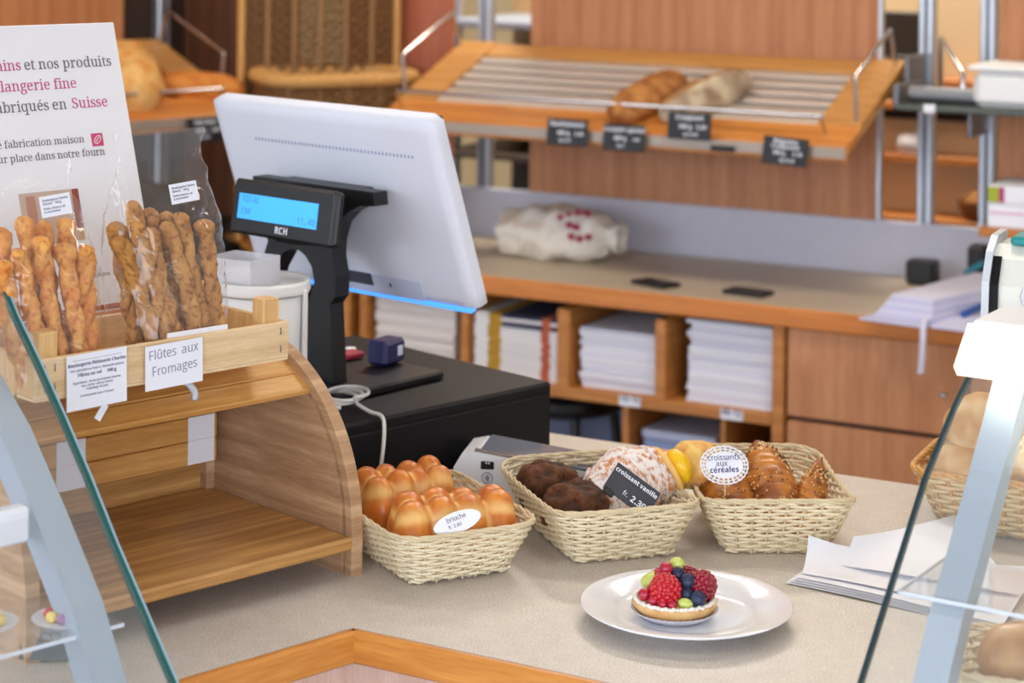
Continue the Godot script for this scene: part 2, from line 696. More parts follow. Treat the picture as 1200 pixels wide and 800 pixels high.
# ---------------------------------------------------------------- the room
func room() -> void:
	struct("floor", MB.new().box(Vector3(0, -0.05, -2.6), Vector3(8.0, 0.1, 9.2)), M.floor)
	struct("ceiling", MB.new().box(Vector3(0, 2.76, -2.6), Vector3(8.0, 0.1, 9.2)), M.white_wall)
	struct("wall_back", MB.new().box(Vector3(0, 1.35, -7.0), Vector3(8.0, 2.75, 0.12)), M.cream)
	var left := MB.new()
	left.box(Vector3(-3.6, 1.35, -4.6), Vector3(0.12, 2.75, 5.0))
	left.box(Vector3(-3.6, 0.15, -0.2), Vector3(0.12, 0.3, 3.8))
	left.box(Vector3(-3.6, 2.6, -0.2), Vector3(0.12, 0.22, 3.8))
	left.box(Vector3(-3.6, 1.4, 1.8), Vector3(0.12, 2.75, 0.24))
	struct("wall_left", left, M.white_wall)
	var lw := Node3D.new()
	lw.name = "window_4"
	add_child(lw)
	lw.set_meta("kind", "structure")
	lw.position = Vector3(-3.6, 1.4, -0.2)
	var lf := MB.new()
	for k in [-1.86, -0.62, 0.62, 1.84]:
		lf.box(Vector3(0, 0, k), Vector3(0.06, 2.18, 0.04), 0.004)
	for k in [-1, 1]:
		lf.box(Vector3(0, k * 1.07, 0), Vector3(0.06, 0.04, 3.74), 0.004)
	part(lw, "window_frame", lf, M.alu)
	for k in [-1.24, 0.0, 1.23]:
		part(lw, "pane", MB.new().box(Vector3(0, 0, k), Vector3(0.008, 2.1, 1.19)), M.glass)
	struct("wall_right", MB.new().box(Vector3(3.6, 1.35, -2.6), Vector3(0.12, 2.75, 9.0)), M.white_wall)
	var front := MB.new()
	front.box(Vector3(0, 0.15, 1.8), Vector3(7.2, 0.3, 0.12))
	front.box(Vector3(0, 2.6, 1.8), Vector3(7.2, 0.22, 0.12))
	for x in [-3.45, -1.2, 1.2, 3.45]:
		front.box(Vector3(x, 1.4, 1.8), Vector3(0.12, 2.2, 0.12))
	struct("wall_front", front, M.white_wall)
	var n := 0
	for x in [-2.325, 0.0, 2.325]:
		n += 1
		var w := Node3D.new()
		w.name = "window_%d" % n
		add_child(w)
		w.set_meta("kind", "structure")
		w.position = Vector3(x, 1.4, 1.8)
		var f := MB.new()
		var hw := 1.135 if x == 0.0 else 1.06
		for s in [-1, 1]:
			f.box(Vector3(s * (hw - 0.02), 0, 0), Vector3(0.04, 2.18, 0.06), 0.004)
			f.box(Vector3(0, s * 1.07, 0), Vector3(hw * 2.0 - 0.04, 0.04, 0.06), 0.004)
		part(w, "window_frame", f, M.alu)
		part(w, "pane", MB.new().box(Vector3.ZERO, Vector3(hw * 2.0 - 0.08, 2.1, 0.008)), M.glass)

# ---------------------------------------------------------------- back counter
func back_counter() -> void:
	var t := thing("back_worktop", "beige laminate worktop with orange wood edge and lilac upstand under the bread rack", "worktop", on_wall(0, 0, 0), WALL_TURN)
	part(t, "top", MB.new().box(Vector3(0.25, 0.8815, 0.224), Vector3(2.1, 0.037, 0.447), 0.002), M.counter_back)
	part(t, "edge_strip", MB.new().box(Vector3(0.25, 0.8812, 0.4525), Vector3(2.1, 0.0376, 0.01), 0.003), M.edge)
	part(t, "upstand", MB.new().box(Vector3(0.2, 0.9565, -0.008), Vector3(2.3, 0.113, 0.016), 0.002), M.splash)

	# open pigeonhole unit
	var c := thing("pigeonhole_cabinet", "open orange wood cabinet with paper pigeonholes under the back worktop", "cabinet", on_wall(0, 0, 0), WALL_TURN)
	var ply: Material = M.shelf
	part(c, "side_panel", MB.new().box(Vector3(-0.755, 0.4315, 0.23), Vector3(0.03, 0.863, 0.44), 0.002), ply)
	part(c, "side_panel", MB.new().box(Vector3(0.234, 0.4315, 0.23), Vector3(0.024, 0.863, 0.44), 0.002), ply)
	part(c, "shelf_board", MB.new().box(Vector3(-0.259, 0.679, 0.23), Vector3(0.962, 0.022, 0.44), 0.002), ply)
	for u in [[-0.708, 0.014], [-0.459, 0.016], [-0.229, 0.028], [-0.0135, 0.023]]:
		part(c, "divider", MB.new().box(Vector3(u[0], 0.769, 0.235), Vector3(u[1], 0.158, 0.43), 0.002), ply)
	part(c, "divider", MB.new().box(Vector3(-0.0945, 0.334, 0.225), Vector3(0.015, 0.668, 0.42), 0.002), ply)
	part(c, "divider", MB.new().box(Vector3(0.112, 0.56, 0.225), Vector3(0.012, 0.215, 0.40), 0.002), ply)
	part(c, "lower_shelf", MB.new().box(Vector3(0.067, 0.445, 0.225), Vector3(0.308, 0.018, 0.42), 0.002), ply)
	part(c, "back_panel", MB.new().box(Vector3(-0.259, 0.776, 0.02), Vector3(0.962, 0.172, 0.012)), M.walnut)
	part(c, "back_panel", MB.new().box(Vector3(0.067, 0.334, 0.02), Vector3(0.308, 0.668, 0.012)), M.walnut)
	part(c, "back_panel", MB.new().box(Vector3(-0.421, 0.334, 0.02), Vector3(0.638, 0.668, 0.012)), M.blue_grey)
	for l in [[-0.0775, "10-13"], [0.1405, "40-12"]]:
		var tg := part(c, "shelf_tag", MB.new().box(Vector3(l[0], 0.68, 0.4515), Vector3(0.047, 0.021, 0.002), 0.0009), M.paper)
		write(tg, l[1], 0.017, M.ink_blue, shift(l[0], 0.6745, 0.4526), "Droid Sans", 700, HORIZONTAL_ALIGNMENT_CENTER)
	# drawer unit
	var d := thing("drawer_cabinet", "reddish wood drawer cabinet with a small knob under the back worktop", "cabinet", on_wall(0, 0, 0), WALL_TURN)
	part(d, "carcass", MB.new().box(Vector3(0.774, 0.4315, 0.215), Vector3(1.052, 0.863, 0.42), 0.002), M.walnut)
	for x in [[0.426, 0.35], [0.779, 0.344], [1.126, 0.344]]:
		var f := part(d, "drawer_front", MB.new().box(Vector3(x[0], 0.7755, 0.434), Vector3(x[1], 0.169, 0.018), 0.002), M.drawer)
		part(f, "knob", MB.new().box(Vector3(x[0] + 0.133, 0.768, 0.448), Vector3(0.014, 0.012, 0.012), 0.004), M.chrome)
		part(d, "door", MB.new().box(Vector3(x[0], 0.363, 0.434), Vector3(x[1], 0.636, 0.018), 0.002), M.drawer)
	paper_stacks()
	# black tube leg in the open bay
	var st := thing("stool", "black tubular stool tucked in the open bay beside the pigeonholes", "stool", on_wall(-0.33, 0, 0.25), WALL_TURN)
	for s in [[-0.13, -0.12], [0.13, -0.12], [-0.13, 0.14], [0.13, 0.14]]:
		part(st, "leg", MB.new().tube([Vector3(s[0] * 1.15, 0.0, s[1] * 1.1), Vector3(s[0] * 0.62, 0.6, s[1] * 0.7)], 0.011, 8), M.black)
	part(st, "seat", MB.new().lathe([Vector2(0, 0.6), Vector2(0.13, 0.6), Vector2(0.14, 0.61), Vector2(0.14, 0.632), Vector2(0.128, 0.642), Vector2(0, 0.643)], 28), M.black)

func slab_stack(called: String, label: String, u0: float, u1: float, v0: float, v1: float, w: float, deep: float, mats: Array, each: float, rag: float, group: String) -> Node3D:
	var t := thing(called, label, "paper", on_wall(u0, v0, w), WALL_TURN, group)
	var y := 0.0
	var k := 0
	while y < v1 - v0 - 0.001:
		var h: float = minf(each * rng.randf_range(0.6, 1.5), v1 - v0 - y)
		var dx := rng.randf_range(0.0, rag)
		var dz := rng.randf_range(-rag, 0.0)
		part(t, "bundle", MB.new().box(Vector3((u1 - u0) / 2.0 + dx / 2.0, y + h / 2.0, -deep / 2.0 + dz), Vector3(u1 - u0 - dx, h - 0.0006, deep), 0.0004), mats[k % mats.size()])
		y += h
		k += 1
	return t

func paper_stacks() -> void:
	var warm := [M.paper_warm, plain(srgb(232, 222, 214), 0.8), plain(srgb(218, 206, 198), 0.8)]
	var cool := [M.paper, plain(srgb(226, 224, 236), 0.8), plain(srgb(232, 230, 236), 0.8)]
	var g := "paper stacks in the pigeonholes"
	slab_stack("paper_stack", "cream paper stack in the pigeonhole below the till screen", -0.694, -0.494, 0.6905, 0.826, 0.43, 0.3, warm, 0.009, 0.01, g)
	slab_stack("paper_stack", "white paper stack in the pigeonhole above the first shelf tag", -0.205, -0.03, 0.6905, 0.811, 0.43, 0.3, cool, 0.008, 0.009, g)
	slab_stack("paper_stack", "tallest white paper stack, beside the drawer cabinet", 0.03, 0.214, 0.6905, 0.852, 0.43, 0.3, cool, 0.008, 0.012, g)
	# magazines with printed spines
	var t := thing("magazine_stack", "stack of magazines with yellow and red spine marks in a pigeonhole", "magazines", on_wall(-0.448, 0.6905, 0.43), WALL_TURN)
	var y := 0.0
	for k in 15:
		var h := rng.randf_range(0.0065, 0.0105)
		var mb := MB.new()
		var dx := rng.randf_range(0.0, 0.008)
		var dark := k == 12 or k == 14
		var bands := [[0.0, 0.032, lin(236, 230, 226)], [0.032, 0.062, lin(188, 142, 40)], [0.062, 0.156, lin(232, 226, 222) if not dark else lin(52, 50, 78)], [0.156, 0.176, lin(190, 96, 66)], [0.176, 0.2, lin(236, 230, 228) if not dark else lin(60, 56, 80)]]
		for b in bands:
			mb.col = b[2]
			mb.box(Vector3((b[0] + b[1]) / 2.0 + dx, y + h / 2.0, -0.14 + dx * 0.5), Vector3(b[1] - b[0], h - 0.0008, 0.28))
		part(t, "magazine", mb, M.bread)
		y += h
	# folders standing in the lower bay
	var f := thing("folder_stack", "pale blue and white folders lying in the bay below the shelf tags", "folders", on_wall(-0.075, 0.4545, 0.42), WALL_TURN)
	var fm := [plain(srgb(226, 220, 222), 0.7), plain(srgb(150, 166, 206), 0.6), plain(srgb(196, 202, 224), 0.6)]
	for k in 9:
		part(f, "folder", MB.new().box(Vector3(0.085 + rng.randf_range(-0.004, 0.004), 0.009 + k * 0.018, -0.15 + rng.randf_range(-0.01, 0.0)), Vector3(0.16, 0.0172, 0.28), 0.002), fm[k % 3])
	var f2 := thing("folder_stack", "low dark blue folder pile beside the drawer cabinet side", "folders", on_wall(0.122, 0.4545, 0.42), WALL_TURN)
	for k in 4:
		part(f2, "folder", MB.new().box(Vector3(0.048, 0.009 + k * 0.018, -0.15), Vector3(0.085, 0.0172, 0.28), 0.002), plain(srgb(64, 78, 120), 0.6))

	# price cards lying on the worktop
	for q in [[-0.062, 0.366, -20.0, "black price card lying flat on the back worktop nearer the paper bag"], [0.136, 0.36, -6.0, "black price card lying flat on the back worktop nearer the paper pile"]]:
		single("price_card", q[3], "price card", MB.new().box(Vector3(0, 0.004, 0), Vector3(0.09, 0.008, 0.055), 0.002), M.tag, on_wall(q[0], 0.9, q[1]), WALL_TURN + q[2], "loose black price cards")
	# crumpled paper bag with red print
	var bag := thing("paper_bag", "crumpled white paper bag with red print lying on the back worktop", "bag", on_wall(-0.36, 0.9, 0.17), WALL_TURN + 8.0)
	var nz := FastNoiseLite.new()
	nz.seed = 3
	nz.frequency = 16.0
	var rows := []
	for i in 25:
		var s := float(i) / 24.0
		var x := lerpf(-0.145, 0.125, s)
		var r := 0.058 * pow(sin(PI * clampf(0.16 + s * 0.76, 0, 1)), 0.5) * (1.0 if s > 0.0 else 1.0)
		if s > 0.84:
			r = lerpf(0.047, 0.02, clampf((s - 0.84) / 0.08, 0.0, 1.0)) + (0.012 if s > 0.93 else 0.0)
		var row := PackedVector3Array()
		for j in 28:
			var q := TAU * j / 28.0
			var f3 := 1.0 + 0.3 * nz.get_noise_3d(x, cos(q) * 0.07, sin(q) * 0.07) + 0.14 * absf(nz.get_noise_3d(x * 2.5 + 3.0, cos(q) * 0.2, sin(q) * 0.2))
			var p := Vector3(x + 0.012 * nz.get_noise_2d(q, s * 3.0), maxf(0.001, 0.052 + r * 1.05 * sin(q) * f3), r * 1.35 * cos(q) * f3)
			row.append(p)
		rows.append(row)
	var paint := func(i: int, j: int, p: Vector3) -> Color:
		var c := lin(236, 228, 214)
		if p.x < 0.0 and p.y > 0.07 and nz.get_noise_2d(p.x * 1.4, p.z * 1.4) > 0.05:
			c = lin(226, 206, 182)
		return c
	part(bag, "bag_paper", MB.new().grid(rows, true, false, paint), tinted(0.8))
	var print_m := plain(srgb(168, 40, 78), 0.8)
	for q in [[0.0, 0.094, 0.055], [0.018, 0.1, 0.045], [0.035, 0.104, 0.034], [0.052, 0.104, 0.03], [0.028, 0.083, 0.074], [0.044, 0.079, 0.074], [0.036, 0.06, 0.083], [0.055, 0.056, 0.082], [0.072, 0.06, 0.074], [0.06, 0.098, 0.046]]:
		part(bag, "print_mark", MB.new().ball(Vector3(q[0], q[1] + 0.002, q[2]), Vector3(0.0085, 0.0075, 0.004), 6, 8), print_m)
	# pile of lilac paper bags at the right end
	var pile := thing("bag_pile", "pile of lilac white paper bags with a hanging string on the back worktop", "paper", on_wall(0.41, 0.9, 0.495), WALL_TURN - 4.0)
	var mats := [M.paper_blue, plain(srgb(222, 220, 238), 0.75)]
	part(pile, "sheet", MB.new().prism(PackedVector2Array([Vector2(0, 0), Vector2(0.13, -0.008), Vector2(0.2, 0.36), Vector2(0.06, 0.38)]), 0.0, 0.004), mats[0]).transform = Transform3D(Basis(Vector3.RIGHT, Vector3(0, 0, -1), Vector3.UP), Vector3.ZERO)
	for k in 6:
		var s := 0.012 + k * 0.006
		part(pile, "sheet", MB.new().prism(PackedVector2Array([Vector2(0.02 + k * 0.004, 0.02 + s), Vector2(0.135 - k * 0.002, 0.012 + s), Vector2(0.2, 0.37), Vector2(0.072 + k * 0.003, 0.39)]), 0.0045 + k * 0.0065, 0.0105 + k * 0.0065), mats[k % 2]).transform = Transform3D(Basis(Vector3.RIGHT, Vector3(0, 0, -1), Vector3.UP), Vector3.ZERO)
	part(pile, "sheet", MB.new().box(Vector3(0.185, 0.003, -0.07), Vector3(0.09, 0.006, 0.14), 0.001), mats[0])
	part(pile, "band", MB.new().box(Vector3(0.165, 0.012, -0.17), Vector3(0.008, 0.012, 0.14), 0.002), plain(srgb(42, 92, 176), 0.5))
	part(pile, "string", MB.new().tube(curve([Vector3(0.125, 0.01, -0.03), Vector3(0.128, 0.008, 0.0), Vector3(0.13, -0.03, 0.012), Vector3(0.128, -0.07, 0.012), Vector3(0.126, -0.082, 0.012)], 14), 0.006, 8), mats[1])
	single("black_box", "small low black box against the upstand behind the bag pile", "box", MB.new().box(Vector3(0, 0.025, 0), Vector3(0.06, 0.05, 0.05), 0.006), M.black, on_wall(0.4, 0.9, 0.06), WALL_TURN)
	var ho := thing("pen_holder", "upright black holder with a teal clip at the right of the upstand", "holder", on_wall(0.515, 0.9, 0.055), WALL_TURN)
	part(ho, "cup", MB.new().box(Vector3(0, 0.045, 0), Vector3(0.04, 0.09, 0.04), 0.008), M.black)
	part(ho, "clip", MB.new().box(Vector3.ZERO, Vector3(0.05, 0.012, 0.01), 0.003), plain(srgb(36, 118, 136), 0.4)).transform = turned(Vector3.BACK, 32, Vector3(-0.002, 0.045, 0.026))

# ---------------------------------------------------------------- racks
func post(t: Node3D, u: float, w: float) -> void:
	var p := part(t, "post", MB.new().box(Vector3(u, 1.55, w), Vector3(0.032, 1.1, 0.03), 0.003), M.alu)
	part(p, "slot", MB.new().box(Vector3(u, 1.55, w + 0.0145), Vector3(0.007, 1.1, 0.002)), M.dark_slot)

func bread_rack() -> void:
	var t := thing("bread_rack", "tall bread rack of reddish wood panels and aluminium posts along the back wall", "rack", on_wall(0, 0, 0), WALL_TURN)
	part(t, "panel", MB.new().box(Vector3(-0.133, 1.6, -0.01), Vector3(0.824, 1.174, 0.02), 0.002), M.beech)
	part(t, "panel", MB.new().box(Vector3(0.95, 1.6, -0.01), Vector3(0.828, 1.174, 0.02), 0.002), M.beech)
	part(t, "panel", MB.new().box(Vector3(-0.905, 1.6, -0.01), Vector3(0.30, 1.174, 0.02), 0.002), M.beech_red)
	part(t, "edge_strip", MB.new().box(Vector3(0.284, 1.6, -0.01), Vector3(0.006, 1.174, 0.022)), M.alu)
	part(t, "top_rail", MB.new().box(Vector3(0.15, 2.21, -0.02), Vector3(2.4, 0.04, 0.05), 0.003), M.alu)
	for u in [-0.67, 0.381, 0.511]:
		post(t, u, -0.02)
	part(t, "ledge", MB.new().box(Vector3(0.85, 1.036, 0.1), Vector3(0.6, 0.018, 0.18), 0.002), M.shelf)
	# stacked cartons on the ledge
	for k in [[0, 0.046, "white carton with pink stripe, lower of the two on the ledge at the right edge"], [1, 0.036, "white carton with green end label, upper of the two on the right ledge"]]:
		var b := thing("carton", k[2], "carton", on_wall(0.565, 1.0455 + (0.047 if k[0] == 1 else 0.0), 0.11), WALL_TURN)
		part(b, "carton_body", MB.new().box(Vector3(0.12, k[1] / 2.0, 0), Vector3(0.24, k[1], 0.14), 0.002), M.paper)
		if k[0] == 1:
			part(b, "end_label", MB.new().box(Vector3(0.012, 0.018, 0.071), Vector3(0.022, 0.03, 0.002)), plain(srgb(168, 176, 40), 0.6))
			part(b, "end_label", MB.new().box(Vector3(0.028, 0.018, 0.071), Vector3(0.01, 0.03, 0.002)), plain(srgb(176, 40, 110), 0.6))
		else:
			part(b, "stripe", MB.new().box(Vector3(0.12, 0.03, 0.071), Vector3(0.23, 0.005, 0.002)), plain(srgb(226, 186, 206), 0.6))
	# grey shelf with roller at the right
	var s := thing("roller_shelf", "grey steel shelf with a round bar in front of the aluminium posts", "shelf", on_wall(0, 0, 0), WALL_TURN)
	part(s, "shelf_plate", MB.new().box(Vector3(0.75, 1.274, 0.11), Vector3(0.74, 0.012, 0.2), 0.002), plain(srgb(88, 94, 86), 0.4, 0.3))
	part(s, "bar", MB.new().tube([Vector3(0.4, 1.297, 0.16), Vector3(0.75, 1.297, 0.16), Vector3(1.1, 1.297, 0.16)], 0.017, 14), M.steel_grey)
	part(s, "end_plate", MB.new().box(Vector3(0.385, 1.293, 0.13), Vector3(0.012, 0.05, 0.16), 0.003), M.steel_grey)
	part(s, "bracket", MB.new().box(Vector3(0.381, 1.32, 0.06), Vector3(0.01, 0.1, 0.13), 0.003), M.steel_grey)
	part(s, "bracket", MB.new().box(Vector3(0.511, 1.24, 0.06), Vector3(0.01, 0.06, 0.13), 0.003), M.steel_grey)
	part(s, "price_clip", MB.new().box(Vector3(0.455, 1.274, 0.2115), Vector3(0.024, 0.017, 0.003), 0.001), M.paper)
	part(s, "wire_guard", MB.new().tube([Vector3(0.415, 1.3, 0.0), Vector3(0.42, 1.40, 0.02), Vector3(0.424, 1.402, 0.024), Vector3(0.5, 1.345, 0.14), Vector3(0.503, 1.34, 0.145), Vector3(0.505, 1.29, 0.15)], 0.005, 8), M.chrome)
	var tb := thing("plastic_tub", "white rectangular plastic tub on the grey shelf at the right edge", "tub", on_wall(0.53, 1.2805, 0.11), WALL_TURN)
	part(tb, "tub_body", MB.new().box(Vector3(0.15, 0.036, 0), Vector3(0.29, 0.072, 0.17), 0.014), M.white_soft)
	part(tb, "rim", MB.new().box(Vector3(0.15, 0.077, 0), Vector3(0.306, 0.01, 0.186), 0.004), M.white_soft)

func side_rack() -> void:
	var t := thing("side_bread_rack", "dark wood bread rack with aluminium post along the left side wall", "rack", on_side(0, 0, 0), SIDE_TURN)
	part(t, "panel", MB.new().box(Vector3(-0.65, 1.6, -0.38), Vector3(1.12, 1.4, 0.02), 0.002), M.beech)
	part(t, "panel", MB.new().box(Vector3(0.17, 1.6, -0.385), Vector3(0.16, 1.4, 0.02), 0.002), M.walnut)
	part(t, "backing", MB.new().box(Vector3(-0.4, 1.1, -0.41), Vector3(1.7, 2.2, 0.02)), plain(srgb(52, 34, 22), 0.7))
	post(t, 0.007, -0.36)
	var c := thing("dark_cabinet", "dark brown base cabinet below the left bread tray", "cabinet", on_side(0, 0, 0), SIDE_TURN)
	part(c, "carcass", MB.new().box(Vector3(-0.5, 0.45, -0.2), Vector3(1.0, 0.9, 0.36), 0.004), M.black_matt)
	part(c, "door", MB.new().box(Vector3(-0.25, 0.47, -0.012), Vector3(0.48, 0.82, 0.016), 0.003), plain(srgb(44, 30, 24), 0.6))
	part(c, "door", MB.new().box(Vector3(-0.75, 0.47, -0.012), Vector3(0.48, 0.82, 0.016), 0.003), plain(srgb(44, 30, 24), 0.6))

# an inclined bread tray: x along the front, front top edge at the origin, rising to the back
func tray(called: String, label: String, at: Vector3, turn: float, long: float, slats: bool) -> Node3D:
	var t := thing(called, label, "bread tray", at, turn, "inclined bread trays")
	var T := turned(Vector3.RIGHT, 21.0)
	var L := 0.386
	var b := func(c: Vector3, s: Vector3) -> MB:
		var m := MB.new()
		m.T = T
		return m.box(c, s, 0.002)
	part(t, "front_rail", b.call(Vector3(long / 2.0, -0.01, -0.041), Vector3(long, 0.02, 0.082)), M.tray)
	part(t, "back_rail", b.call(Vector3(long / 2.0, -0.01, -L + 0.03), Vector3(long - 0.18, 0.02, 0.06)), M.tray_side)
	for s in [0, 1]:
		part(t, "side_rail", b.call(Vector3(0.045 if s == 0 else long - 0.045, -0.008, -0.082 - (L - 0.082) / 2.0), Vector3(0.09, 0.026, L - 0.082)), M.tray_side)
	part(t, "front_board", MB.new().box(Vector3(long / 2.0, -0.017, 0.004), Vector3(long, 0.032, 0.012), 0.002), M.tray)
	part(t, "label_strip", MB.new().box(Vector3(long / 2.0, -0.0155, 0.0115), Vector3(long - 0.004, 0.0215, 0.004), 0.001), M.strip)
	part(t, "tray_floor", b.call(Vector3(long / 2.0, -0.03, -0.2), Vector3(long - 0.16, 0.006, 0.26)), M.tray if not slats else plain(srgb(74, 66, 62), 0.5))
	if slats:
		for k in 6:
			part(t, "slat", b.call(Vector3(long / 2.0, -0.006, -0.1 - k * 0.041), Vector3(long - 0.17, 0.008, 0.025)), M.slat)
	else:
		for k in 3:
			part(t, "board", b.call(Vector3(long / 2.0, -0.02, -0.118 - k * 0.07), Vector3(long - 0.17, 0.012, 0.068)), M.tray)
	# chrome guards
	var g := func(p: Array) -> MB:
		var m := MB.new()
		m.T = T
		return m.tube(p, 0.0042, 8)
	part(t, "front_rod", g.call([Vector3(0.03, 0, -0.04), Vector3(0.03, 0.04, -0.03), Vector3(0.034, 0.044, -0.03), Vector3(long * 0.5, 0.044, -0.03), Vector3(long - 0.064, 0.044, -0.03), Vector3(long - 0.06, 0.04, -0.03), Vector3(long - 0.06, 0, -0.04)]), M.chrome)
	for s in [0, 1]:
		var x := 0.008 if s == 0 else long - 0.014
		part(t, "side_rod", g.call([Vector3(x, 0, -0.095), Vector3(x, 0.086, -0.115), Vector3(x, 0.09, -0.119), Vector3(x, 0.09, -0.24), Vector3(x, 0.09, -0.35), Vector3(x, 0.086, -0.354), Vector3(x, 0, -0.36)]), M.chrome)
	return t

func price_tag(at: Vector3, turn: float, tilt: float, lines: Array, label: String) -> void:
	var t := thing("price_tag", label, "price tag", at, turn, "black price tags on the bread trays")
	t.rotation_degrees.z = tilt
	t.rotation_degrees.x = -8.0
	part(t, "card", MB.new().box(Vector3(0, 0, 0), Vector3(0.092, 0.054, 0.004), 0.001), M.tag)
	for l in lines:
		write(t, l[0], l[1], M.chalk, shift(l[2], l[3], 0.0022), "Droid Sans", 700, HORIZONTAL_ALIGNMENT_CENTER)

# a loaf lying along x
func loaf(long: float, r: float, flat: float, seed_: int, crust: Color, pale: Color, bumps: float, slash := false) -> MB:
	var nz := FastNoiseLite.new()
	nz.seed = seed_
	nz.frequency = 9.0
	nz.fractal_octaves = 3
	var rows := []
	for i in 33:
		var s := float(i) / 32.0
		var x := (s - 0.5) * long
		var rr := r * pow(maxf(0.0, 1.0 - pow(absf(s - 0.5) * 2.0, 3.2)), 0.5)
		var row := PackedVector3Array()
		for j in 30:
			var q := TAU * j / 30.0
			var p := Vector3(x, sin(q) * rr * flat, cos(q) * rr)
			var k := 1.0 + bumps * nz.get_noise_3dv(p * 2.0)
			if slash:
				k += 0.09 * maxf(0.0, sin(s * 26.0 + sin(q) * 1.4)) * maxf(0.0, sin(q))
			p.y *= k
			p.z *= k
			p.y = maxf(p.y, -r * flat * 0.62) + r * flat * 0.62
			row.append(p)
		rows.append(row)
	var paint := func(i: int, j: int, p: Vector3) -> Color:
		var t := clampf(0.5 + 1.1 * nz.get_noise_3dv(p * 3.0 + Vector3(4, 4, 4)), 0.0, 1.0)
		return crust.lerp(pale, t)
	return MB.new().grid(rows, true, false, paint)

func trays() -> void:
	tray("slatted_bread_tray", "wide inclined bread tray with pale metal slats on the back rack", on_wall(-0.705, 1.2115, 0.39), WALL_TURN, 1.055, true)
	tray("wooden_bread_tray", "inclined wooden bread tray on the left side rack, holding two loaves", on_side(-1.0, 1.2, 0.0), SIDE_TURN, 1.0, false)
	price_tag(on_wall(-0.2415, 1.203, 0.416), WALL_TURN, 0, [["Rustisonnes", 0.0135, 0, 0.009], ["400 g", 0.0115, -0.008, -0.008], ["3.40", 0.0105, 0.028, -0.008], ["kg 8.50", 0.008, -0.004, -0.021]], "black price tag furthest left on the slatted tray, no bread above it")
	price_tag(on_wall(-0.1135, 1.2, 0.416), WALL_TURN, 0, [["Complet spécial", 0.012, 0, 0.009], ["400 g", 0.0115, -0.008, -0.008], ["3.60", 0.008, 0.028, -0.007], ["kg 9.-", 0.008, -0.004, -0.021]], "black price tag right below the smooth brown loaf")
	price_tag(on_wall(0.029, 1.232, 0.416), WALL_TURN, 0, [["Craquant", 0.0135, 0, 0.009], ["300 g", 0.0115, -0.008, -0.008], ["3.20", 0.0115, 0.026, -0.008], ["kg 10.60", 0.008, 0.004, -0.021]], "black price tag below the floury rustic loaf, clipped higher than its neighbours")
	price_tag(on_wall(0.231, 1.195, 0.416), WALL_TURN, -3.0, [["Baguette", 0.0115, 0, 0.012], ["Craquante", 0.0115, 0, 0.002], ["300 g", 0.0105, -0.012, -0.01], ["3.10", 0.0105, 0.026, -0.01], ["kg 10.30", 0.008, 0.006, -0.022]], "tilted black price tag near the right corner of the slatted tray")
	single("clip_strip", "small black clip strip on the tray front beside the raised price tag", "clip", MB.new().box(Vector3.ZERO, Vector3(0.05, 0.012, 0.004), 0.001), M.tag, on_wall(0.098, 1.191, 0.411), WALL_TURN)
	price_tag(on_side(-0.135, 1.168, 0.026), SIDE_TURN, 0, [["Pain doré", 0.0125, 0, 0.009], ["500 g", 0.011, -0.012, -0.008], ["3.90", 0.0115, 0.026, -0.008], ["kg 7.80", 0.008, -0.004, -0.021]], "black price tag on the left wooden tray beside the till screen")
	# loaves on the slatted tray
	var a := single("bread_loaf", "smooth brown loaf on the slatted tray", "bread", loaf(0.215, 0.047, 0.78, 4, lin(150, 88, 40), lin(196, 134, 70), 0.08), M.bread, on_wall(-0.108, 1.244, 0.285), 0.0)
	a.transform = Transform3D(Basis(Vector3.UP, deg_to_rad(WALL_TURN)) * Basis(Vector3.RIGHT, deg_to_rad(21.0)) * Basis(Vector3.UP, deg_to_rad(70.0)), on_wall(-0.118, 1.252, 0.285))
	var nz := FastNoiseLite.new()
	nz.seed = 8
	nz.frequency = 14.0
	nz.fractal_octaves = 3
	var fl := loaf(0.235, 0.045, 0.82, 9, lin(208, 186, 150), lin(150, 122, 92), 0.14)
	for k in fl.V.size():
		var p := fl.V[k]
		var band := absf(p.z + 0.012 + 0.01 * nz.get_noise_1d(p.x * 3.0))
		if band < 0.013 and p.y > 0.04:
			fl.C[k] = lin(176, 118, 58)
		else:
			fl.C[k] = lin(214, 196, 164).lerp(lin(146, 120, 94), clampf(0.4 + 1.3 * nz.get_noise_3dv(p), 0.0, 1.0))
	var d := single("rustic_loaf", "floury rustic loaf with a bare brown stripe on the slatted tray", "bread", fl, M.bread)
	d.transform = Transform3D(Basis(Vector3.UP, deg_to_rad(WALL_TURN)) * Basis(Vector3.RIGHT, deg_to_rad(21.0)) * Basis(Vector3.UP, deg_to_rad(62.0)), on_wall(0.004, 1.256, 0.265))
	# loaves on the wooden tray
	var e := single("round_loaf", "upright golden floury loaf beside the white poster", "bread", loaf(0.24, 0.066, 1.0, 12, lin(214, 138, 52), lin(236, 190, 120), 0.12, true), M.bread)
	e.transform = Transform3D(Basis(Vector3.UP, deg_to_rad(SIDE_TURN)) * Basis(Vector3.RIGHT, deg_to_rad(21.0)) * Basis(Vector3.UP, deg_to_rad(76.0)), on_side(-0.245, 1.238, -0.13))
	var f := single("golden_loaf", "long golden loaf lying on the left wooden tray behind the wire rod", "bread", loaf(0.2, 0.04, 0.9, 13, lin(206, 116, 40), lin(226, 150, 70), 0.06), M.bread)
	f.transform = Transform3D(Basis(Vector3.UP, deg_to_rad(SIDE_TURN)) * Basis(Vector3.RIGHT, deg_to_rad(21.0)) * Basis(Vector3.UP, deg_to_rad(-20.0)), on_side(-0.055, 1.226, -0.1))

